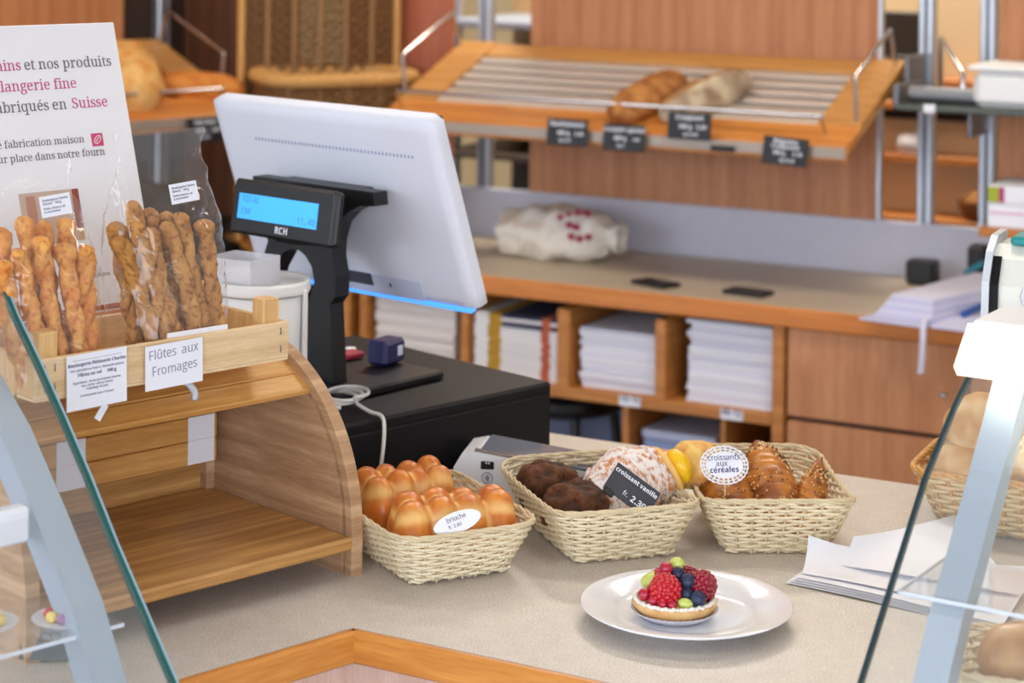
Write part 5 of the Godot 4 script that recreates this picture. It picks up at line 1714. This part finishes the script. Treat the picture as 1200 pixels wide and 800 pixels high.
# ---------------------------------------------------------------- plate and fruit tart
func dessert() -> void:
	var c := Vector3(0.1955, 0.9, -2.236)
	var china := plain(srgb(238, 239, 244), 0.12)
	china.clearcoat_enabled = true
	china.clearcoat = 0.6
	china.clearcoat_roughness = 0.05
	var prof := [Vector2(0, 0.0045), Vector2(0.05, 0.0042), Vector2(0.054, 0.0004), Vector2(0.058, 0.0004), Vector2(0.06, 0.003), Vector2(0.078, 0.0085), Vector2(0.1, 0.0135), Vector2(0.1125, 0.0172), Vector2(0.1138, 0.0185), Vector2(0.1125, 0.0196), Vector2(0.1, 0.0178), Vector2(0.082, 0.0138), Vector2(0.074, 0.0105), Vector2(0.069, 0.0082), Vector2(0.06, 0.0074), Vector2(0.0, 0.0074)]
	single("dessert_plate", "round white china plate carrying the fruit tart at the counter front", "plate", MB.new().lathe(prof, 96), china, c)
	var t := thing("fruit_tart", "small round tart topped with raspberries, blueberries and grapes on the plate", "tart", c + Vector3(-0.014, 0.0076, 0.014), 0.0)
	var n := 168
	var cup := func(r0: float, r1: float, h: float, amp: float, y0: float) -> MB:
		var rows := []
		for q in [[r0 * 0.2, y0], [r0, y0 + 0.0003], [lerpf(r0, r1, 0.5), y0 + h * 0.5], [r1, y0 + h], [r1 - 0.0012, y0 + h], [lerpf(r0, r1, 0.4), y0 + h * 0.4]]:
			var row := PackedVector3Array()
			for j in n:
				var a := TAU * j / n
				var rr: float = q[0] + amp * cos(a * 42.0) * clampf((q[0] - r0 * 0.5) / r0, 0.0, 1.0)
				row.append(Vector3(cos(a) * rr, q[1], sin(a) * rr))
			rows.append(row)
		return MB.new().grid(rows, true)
	part(t, "paper_case", cup.call(0.031, 0.0462, 0.0105, 0.0011, 0.0), plain(srgb(232, 230, 238), 0.7))
	var nz := FastNoiseLite.new()
	nz.seed = 77
	nz.frequency = 50.0
	var crust := func(i: int, j: int, p: Vector3) -> Color:
		return lin(226, 186, 128).lerp(lin(206, 156, 94), clampf(0.5 + nz.get_noise_3dv(p), 0.0, 1.0))
	var rows := []
	for q in [[0.012, 0.0012], [0.031, 0.0014], [0.0375, 0.007], [0.043, 0.0125], [0.0452, 0.0165], [0.0452, 0.0196], [0.0425, 0.0206], [0.0395, 0.0196], [0.037, 0.0165], [0.0, 0.0165]]:
		var row := PackedVector3Array()
		for j in n:
			var a := TAU * j / n
			var rr: float = q[0] * (1.0 + 0.012 * cos(a * 24.0) * clampf(q[0] / 0.03 - 0.5, 0.0, 1.0))
			row.append(Vector3(cos(a) * rr, q[1] + 0.0005 * cos(a * 24.0), sin(a) * rr))
		rows.append(row)
	part(t, "crust", MB.new().grid(rows, true, false, crust), tinted(0.7))
	# piped icing sugar beads on the rim
	var beads := MB.new()
	for k in 64:
		var a := TAU * k / 64.0
		beads.ball(Vector3(cos(a) * 0.0418, 0.0205 + 0.0006 * sin(k * 2.7), sin(a) * 0.0418), Vector3(0.003, 0.0024, 0.0034), 5, 7)
	part(t, "sugar_edge", beads, plain(srgb(240, 234, 226), 0.8)).set_meta("kind", "stuff")
	part(t, "custard", MB.new().lathe([Vector2(0, 0.026), Vector2(0.02, 0.0245), Vector2(0.034, 0.02), Vector2(0.039, 0.0168), Vector2(0, 0.0165)], 40), plain(srgb(232, 200, 110), 0.4))
	# berries
	var jelly := func(col: Color) -> StandardMaterial3D:
		var m := plain(col, 0.3)
		m.clearcoat_enabled = true
		m.clearcoat = 0.4
		m.clearcoat_roughness = 0.06
		return m
	var rasp := MB.new()
	var golden := PI * (3.0 - sqrt(5.0))
	for k in 84:
		var y := 1.0 - (k + 0.5) / 84.0 * 1.75
		var r := sqrt(maxf(0.0, 1.0 - y * y))
		var q := golden * k
		rasp.ball(Vector3(cos(q) * r * 0.0108, y * 0.0118, sin(q) * r * 0.0108), Vector3.ONE * 0.0023, 6, 8)
	rasp.ball(Vector3.ZERO, Vector3(0.0113, 0.0123, 0.0113), 10, 12)
	var red: Material = jelly.call(srgb(196, 22, 38))
	var wine: Material = jelly.call(srgb(150, 14, 40))
	for s in [[Vector3(-0.011, 0.033, 0.0175), Vector3(0, 0, 8), 1.38, red], [Vector3(0.027, 0.034, 0.004), Vector3(20, 0, -52), 1.35, wine], [Vector3(0.014, 0.032, -0.02), Vector3(10, 30, -40), 1.2, wine], [Vector3(-0.012, 0.03, -0.02), Vector3(10, 30, 30), 1.2, wine]]:
		var o := part(t, "raspberry", rasp, s[3])
		o.position = s[0]
		o.rotation_degrees = s[1]
		o.scale = Vector3.ONE * s[2]
	var blue: Material = plain(srgb(34, 44, 74), 0.45)
	for s in [[Vector3(0.003, 0.0465, 0.002), 0.0074], [Vector3(0.0125, 0.0415, 0.0115), 0.0088], [Vector3(0.0225, 0.0285, 0.027), 0.0088], [Vector3(0.0115, 0.031, 0.019), 0.007]]:
		var o := part(t, "blueberry", MB.new().ball(Vector3.ZERO, Vector3(s[1], s[1] * 0.9, s[1]), 12, 16), blue)
		o.position = s[0]
		o.rotation_degrees = Vector3(30, 20, 10)
		var cr := []
		for i in 10:
			cr.append(Vector3(cos(TAU * i / 10.0) * s[1] * 0.34, s[1] * 0.86, sin(TAU * i / 10.0) * s[1] * 0.34))
		part(o, "crown", MB.new().tube(cr, s[1] * 0.09, 5, true), blue)
	var currant: Material = jelly.call(srgb(176, 16, 50))
	for s in [[Vector3(-0.033, 0.0285, 0.0155), 0.0068], [Vector3(-0.0235, 0.033, 0.0115), 0.0062], [Vector3(-0.009, 0.051, 0.0), 0.0074], [Vector3(-0.0165, 0.0455, 0.001), 0.0058], [Vector3(-0.0245, 0.025, 0.0245), 0.0055], [Vector3(-0.015, 0.0235, 0.0315), 0.005], [Vector3(-0.005, 0.0235, 0.034), 0.005]]:
		part(t, "red_currant", MB.new().ball(s[0], Vector3.ONE * s[1], 12, 16), currant)
	var green: Material = jelly.call(srgb(196, 206, 104))
	for s in [[Vector3(-0.0245, 0.039, -0.002), Vector3(0.0125, 0.0075, 0.01), 24.0], [Vector3(0.003, 0.053, -0.011), Vector3(0.0085, 0.0072, 0.0085), 0.0], [Vector3(0.009, 0.0245, 0.031), Vector3(0.0085, 0.0055, 0.006), -10.0], [Vector3(-0.002, 0.036, -0.03), Vector3(0.011, 0.008, 0.009), 0.0]]:
		var o := part(t, "grape", MB.new().ball(Vector3.ZERO, s[1], 12, 16), green)
		o.position = s[0]
		o.rotation_degrees.z = s[2]

# ---------------------------------------------------------------- tissue paper
func patch(a: Vector3, b: Vector3, c: Vector3, d: Vector3, sag: float, flick: float) -> MB:
	# a sheet between four corners (a-b near edge, d-c far edge), sagging in the middle, its far edge flicked up
	var rows := []
	for i in 17:
		var f := i / 16.0
		var row := PackedVector3Array()
		for j in 21:
			var s := j / 20.0
			var p := a.lerp(b, s).lerp(d.lerp(c, s), f)
			var low := minf(minf(a.y, b.y), minf(c.y, d.y))
			p.y = lerpf(p.y, low, 0.9 * (1.0 - pow(f, flick))) - sag * sin(PI * s) * f + 0.0012 * sin(s * 5.0 + f * 4.0)
			row.append(p)
		rows.append(row)
	return MB.new().grid(rows)

func napkins() -> void:
	var t := thing("tissue_paper", "loose pile of white tissue paper with lifted corners beside the right glass guard", "paper", Vector3(0.318, 0.9, -2.359))
	for k in 4:
		var y := 0.0012 + 0.0017 * k
		var o := 0.004 * k
		part(t, "sheet", patch(Vector3(o, y, -o * 0.4), Vector3(0.2 + o, y, 0.142), Vector3(0.3, y, -0.05), Vector3(0.05 + o, y, -0.085 + o), 0.0, 1.0), M.paper)
	part(t, "sheet", patch(Vector3(0.02, 0.0085, -0.012), Vector3(0.21, 0.0085, 0.11), Vector3(0.15, 0.012, -0.07), Vector3(0.034, 0.038, -0.062), 0.004, 2.2), M.paper)
	part(t, "sheet", patch(Vector3(0.06, 0.0115, -0.035), Vector3(0.25, 0.0115, 0.06), Vector3(0.24, 0.024, -0.2), Vector3(0.087, 0.036, -0.066), 0.003, 2.0), M.paper)

# ---------------------------------------------------------------- glass guards with displays behind them
func sheet(profile: Array, u0: float, u1: float, thick: float) -> Array:
	# profile of (w, v); returns [skin, near edge]
	var skin := MB.new()
	var rows := []
	for u in [u0, u1]:
		var row := PackedVector3Array()
		for p in profile:
			row.append(Vector3(u, p.y, p.x))
		rows.append(row)
	skin.grid(rows)
	var edge := MB.new()
	for i in profile.size() - 1:
		var a: Vector2 = profile[i]
		var b: Vector2 = profile[i + 1]
		var n := Vector2(-(b.y - a.y), b.x - a.x).normalized() * thick
		edge.quad(Vector3(u0, a.y, a.x), Vector3(u0, b.y, b.x), Vector3(u0, b.y + n.y, b.x + n.x), Vector3(u0, a.y + n.y, a.x + n.x))
	return [skin, edge]

func bar(profile: Array, u0: float, u1: float, deep: float) -> MB:
	var m := MB.new()
	var poly := PackedVector2Array()
	for p in profile:
		poly.append(p)
	for i in range(profile.size() - 1, -1, -1):
		var a: Vector2 = profile[maxi(i - 1, 0)]
		var b: Vector2 = profile[mini(i + 1, profile.size() - 1)]
		var n := Vector2(-(b.y - a.y), b.x - a.x).normalized() * deep
		if n.y > 0.0:
			n = -n
		poly.append(profile[i] + n)
	m.T = Transform3D(Basis(Vector3(0, 0, 1), Vector3(0, 1, 0), Vector3(-1, 0, 0)), Vector3.ZERO)
	m.prism(poly, -u1, -u0)
	return m

func left_guard() -> void:
	var at := Vector3(-0.304, 0.909, -1.935)
	var t := thing("left_glass_guard", "slanted glass display guard with aluminium arm in the left foreground", "glass guard", at, 43.5)
	var prof := [Vector2(0.04, -0.03), Vector2(0.018, 0.005), Vector2(0.0, 0.025), Vector2(-0.022, 0.047), Vector2(-0.059, 0.086), Vector2(-0.105, 0.133), Vector2(-0.152, 0.186), Vector2(-0.201, 0.237), Vector2(-0.251, 0.285), Vector2(-0.295, 0.325), Vector2(-0.331, 0.364)]
	var g := MB.new()
	var outer := []
	for p in prof:
		outer.append(p)
	part(t, "curved_glass", bar(outer, -0.9, -0.0005, 0.005), M.glass)
	part(t, "glass_rim", bar(outer, -0.0005, 0.0042, 0.0062), M.glass_edge)
	part(t, "glass_bevel", bar(outer, 0.0042, 0.0066, 0.0062), plain(srgb(150, 180, 196), 0.1))
	var arm := []
	for p in [[-0.002, -0.01], [-0.034, 0.023], [-0.079, 0.092], [-0.142, 0.16], [-0.213, 0.231], [-0.276, 0.276], [-0.33, 0.322]]:
		arm.append(Vector2(p[0], p[1]))
	part(t, "support_arm", bar(arm, -0.062, -0.028, 0.03), M.alu_matt)
	part(t, "cross_rail", MB.new().box(Vector3(-0.29, 0.158, -0.15), Vector3(0.44, 0.034, 0.02), 0.003), M.white)
	part(t, "top_clamp", MB.new().box(Vector3(-0.2, 0.35, -0.33), Vector3(0.4, 0.03, 0.02), 0.004), M.alu)
	part(t, "mount_rail", MB.new().box(Vector3(-0.45, -0.03, -0.012), Vector3(0.9, 0.03, 0.1), 0.004), M.alu)
	var shelf := part(t, "glass_shelf", MB.new().box(Vector3(-0.26, 0.067, -0.125), Vector3(0.5, 0.004, 0.11)), M.glass)
	part(shelf, "polished_edge", MB.new().box(Vector3(-0.26, 0.067, -0.0695), Vector3(0.5, 0.0036, 0.001)), plain_once("polish", srgb(226, 232, 240)))
	# plates of small cakes on the shelf under the glass
	for s in [[-0.118, 0.0, -0.142, "plate of small fruit cakes under the left glass, on the left of the aluminium arm", 4], [-0.05, 0.0, -0.106, "plate of small fruit cakes partly hidden by the left aluminium arm", 9]]:
		var pl := thing("cake_plate", s[3], "plate", place(at, 43.5, s[0], 0.0695, s[2]), 0.0, "cake plates under the left glass")
		part(pl, "plate", MB.new().lathe([Vector2(0, 0.002), Vector2(0.022, 0.0), Vector2(0.032, 0.004), Vector2(0.0328, 0.0055), Vector2(0.022, 0.003), Vector2(0, 0.003)], 36), M.white)
		var r := RandomNumberGenerator.new()
		r.seed = s[4]
		for k in 9:
			var q := TAU * k / 8.0
			var rr := 0.016 if k < 8 else 0.0
			part(pl, "cake_topping", MB.new().ball(Vector3(cos(q) * rr, 0.008, sin(q) * rr), Vector3(0.0062, 0.0055, 0.0062), 7, 9), [plain_once("topred", srgb(206, 70, 60)), plain_once("topyel", srgb(236, 206, 110)), plain_once("topcream", srgb(240, 226, 196)), plain_once("topviolet", srgb(160, 110, 150))][r.randi() % 4])
	var sg := thing("shelf_sign", "grey black sign card lying under the left glass at the bottom corner", "sign", place(at, 43.5, -0.205, 0.0, -0.02), 10.0)
	sg.position = Vector3(-0.452, 0.919, -2.09)
	sg.rotation_degrees = Vector3(-20, 8, -4)
	part(sg, "card", MB.new().box(Vector3.ZERO, Vector3(0.06, 0.034, 0.002), 0.0006), plain(srgb(64, 68, 76), 0.5))
	write(sg, "TARTELETTES AUX FRUITS", 0.0046, M.chalk, shift(0, 0.009, 0.0012), "Droid Sans", 400, HORIZONTAL_ALIGNMENT_CENTER)
	write(sg, "TEL. 021", 0.0046, M.chalk, shift(0, 0.002, 0.0012), "Droid Sans", 400, HORIZONTAL_ALIGNMENT_CENTER)

func right_guard() -> void:
	var at := Vector3(0.326, 0.9, -1.9)
	var t := thing("right_glass_guard", "slanted glass display guard with aluminium arm and lit top in the right foreground", "glass guard", at, -32.0)
	var prof := []
	for p in [[0.05, 0.0], [0.022, 0.035], [0.0, 0.058], [-0.05, 0.107], [-0.102, 0.156], [-0.157, 0.209], [-0.238, 0.264], [-0.292, 0.293], [-0.352, 0.323]]:
		prof.append(Vector2(p[0], p[1]))
	part(t, "slanted_glass", bar(prof, 0.0005, 0.75, 0.005), M.glass)
	part(t, "glass_rim", bar(prof, -0.004, 0.0005, 0.0058), M.glass_edge_dark)
	var arm := []
	for p in [[0.0, 0.02], [-0.028, 0.058], [-0.068, 0.11], [-0.112, 0.154], [-0.192, 0.24], [-0.26, 0.318]]:
		arm.append(Vector2(p[0], p[1]))
	part(t, "support_arm", bar(arm, 0.038, 0.07, 0.026), M.alu_matt)
	# lit housing along the top
	var lamp := part(t, "lamp_housing", MB.new().box(Vector3(0.365, 0.346, -0.285), Vector3(0.7, 0.012, 0.1), 0.004), M.white)
	part(lamp, "lamp_tube", bar([Vector2(-0.192, 0.313), Vector2(-0.212, 0.332), Vector2(-0.232, 0.349)], 0.014, 0.71, 0.014), glow(Color(1.0, 0.97, 0.86), 1.5))
	var l := AreaLight3D.new()
	l.name = "guard_lamp_light"
	l.area_size = Vector2(0.68, 0.05)
	l.light_color = Color(1.0, 0.95, 0.84)
	l.light_energy = 0.06
	l.area_range = 6.0
	l.shadow_enabled = true
	add_child(l)
	l.position = place(at, -32.0, 0.37, 0.315, -0.235)
	l.rotation_degrees = Vector3(-90, -32, 0)
	for s in [[0.121, -0.075, 0.13]]:
		var sh := part(t, "glass_shelf", MB.new().box(Vector3(0.385, s[0], s[1] - s[2] / 2.0), Vector3(0.76, 0.004, s[2])), M.glass)
		part(sh, "polished_edge", MB.new().box(Vector3(0.385, s[0], s[1] + 0.0006), Vector3(0.76, 0.0036, 0.0012)), plain_once("polish", srgb(226, 232, 240)))
		part(sh, "polished_end", MB.new().box(Vector3(0.0046, s[0], s[1] - s[2] / 2.0), Vector3(0.0012, 0.0036, s[2])), plain_once("polish", srgb(226, 232, 240)))
	part(t, "mount_rail", MB.new().box(Vector3(0.37, -0.015, 0.01), Vector3(0.74, 0.03, 0.1), 0.004), M.alu)
	var up := part(t, "glass_shelf", MB.new().box(Vector3(0.42, 0.176, -0.275), Vector3(0.66, 0.006, 0.15)), M.glass)
	part(up, "polished_edge", MB.new().box(Vector3(0.42, 0.176, -0.1992), Vector3(0.66, 0.009, 0.0016)), plain_once("teal", srgb(40, 128, 138)))
	part(t, "back_post", MB.new().box(Vector3(0.09, 0.165, -0.5), Vector3(0.018, 0.33, 0.018), 0.002), M.alu)
	part(t, "back_post", MB.new().box(Vector3(0.7, 0.165, -0.5), Vector3(0.018, 0.33, 0.018), 0.002), M.alu)
	part(t, "top_beam", MB.new().box(Vector3(0.4, 0.338, -0.4), Vector3(0.64, 0.012, 0.22), 0.003), M.glass)
	# baskets behind the glass
	var b := thing("roll_basket", "brown woven basket of rolls behind the right glass", "basket", Vector3(0.628, 0.9005, -2.605), -25.0)
	woven(b, 0.075, 0.07, 0.105, 0.098, 0.075, 11, 32, 0.006, M.cane, M.cane_gold)
	single("basket_roll", "pale oval roll at the rim of the brown basket behind the right glass", "bread", loaf(0.15, 0.046, 0.8, 64, lin(206, 150, 84), lin(236, 208, 164), 0.14), M.bread, Vector3(0.6, 0.955, -2.58), 10.0)
	single("basket_roll", "pale oval roll on top of the other in the brown basket" , "bread", loaf(0.15, 0.046, 0.8, 65, lin(200, 142, 76), lin(232, 200, 152), 0.14), M.bread, Vector3(0.612, 1.006, -2.59), 24.0)
	var c := thing("low_basket", "pale woven basket with a wrapped loaf low behind the right glass", "basket", place(at, -32.0, 0.12, 0.0005, -0.19), -20.0)
	woven(c, 0.08, 0.06, 0.1, 0.075, 0.045, 9, 30, 0.0048, M.cane_pale, M.cane_rim)
	single("wrapped_loaf", "brown loaf in the low basket behind the right glass", "bread", loaf(0.15, 0.042, 0.9, 66, lin(170, 112, 58), lin(206, 160, 104), 0.1), M.glazed, place(at, -32.0, 0.12, 0.018, -0.19), -20.0)

func scale() -> void:
	var t := thing("counter_scale", "white curved counter scale head with a round logo plate at the right edge", "scale", Vector3(0.625, 0.9, -2.33), -24.0)
	var prof := PackedVector2Array([Vector2(0.05, 0.299), Vector2(0.062, 0.314), Vector2(0.058, 0.349), Vector2(0.04, 0.376), Vector2(0.015, 0.389), Vector2(-0.03, 0.389), Vector2(-0.04, 0.299)])
	var m := MB.new()
	m.T = Transform3D(Basis(Vector3(0, 0, 1), Vector3(0, 1, 0), Vector3(-1, 0, 0)), Vector3.ZERO)
	m.prism(prof, -0.2, 0.075)
	part(t, "scale_head", m, plain(srgb(226, 226, 216), 0.314))
	var e := MB.new()
	e.T = m.T
	var rim := PackedVector2Array([Vector2(0.052, 0.292), Vector2(0.07, 0.312), Vector2(0.066, 0.354), Vector2(0.044, 0.384), Vector2(0.015, 0.398), Vector2(-0.04, 0.398), Vector2(-0.046, 0.292)])
	e.prism(rim, 0.075, 0.083)
	part(t, "end_cap", e, plain(srgb(206, 210, 216), 0.314))
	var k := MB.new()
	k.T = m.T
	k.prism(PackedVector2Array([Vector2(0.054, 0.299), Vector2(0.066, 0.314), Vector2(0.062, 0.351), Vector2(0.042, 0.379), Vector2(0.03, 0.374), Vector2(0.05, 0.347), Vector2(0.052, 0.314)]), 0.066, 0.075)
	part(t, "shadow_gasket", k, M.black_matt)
	part(t, "teal_band", MB.new().box(Vector3(0.06, 0.394, 0.0), Vector3(0.24, 0.01, 0.05), 0.003), plain(srgb(30, 140, 140), 0.4))
	var lg := part(t, "logo_plate", MB.new().ball(Vector3(0.0, 0.339, 0.0615), Vector3(0.042, 0.024, 0.004), 12, 24), plain(srgb(226, 226, 232), 0.314))
	write(lg, "carte", 0.014, plain(srgb(196, 150, 170), 0.6), turned(Vector3.BACK, 8, Vector3(-0.022, 0.336, 0.066)), "Droid Serif")
	part(t, "column", MB.new().box(Vector3(0.06, 0.15, -0.01), Vector3(0.05, 0.3, 0.03), 0.006), M.alu)
	part(t, "foot", MB.new().box(Vector3(0.06, 0.006, -0.01), Vector3(0.14, 0.012, 0.1), 0.004), M.alu)
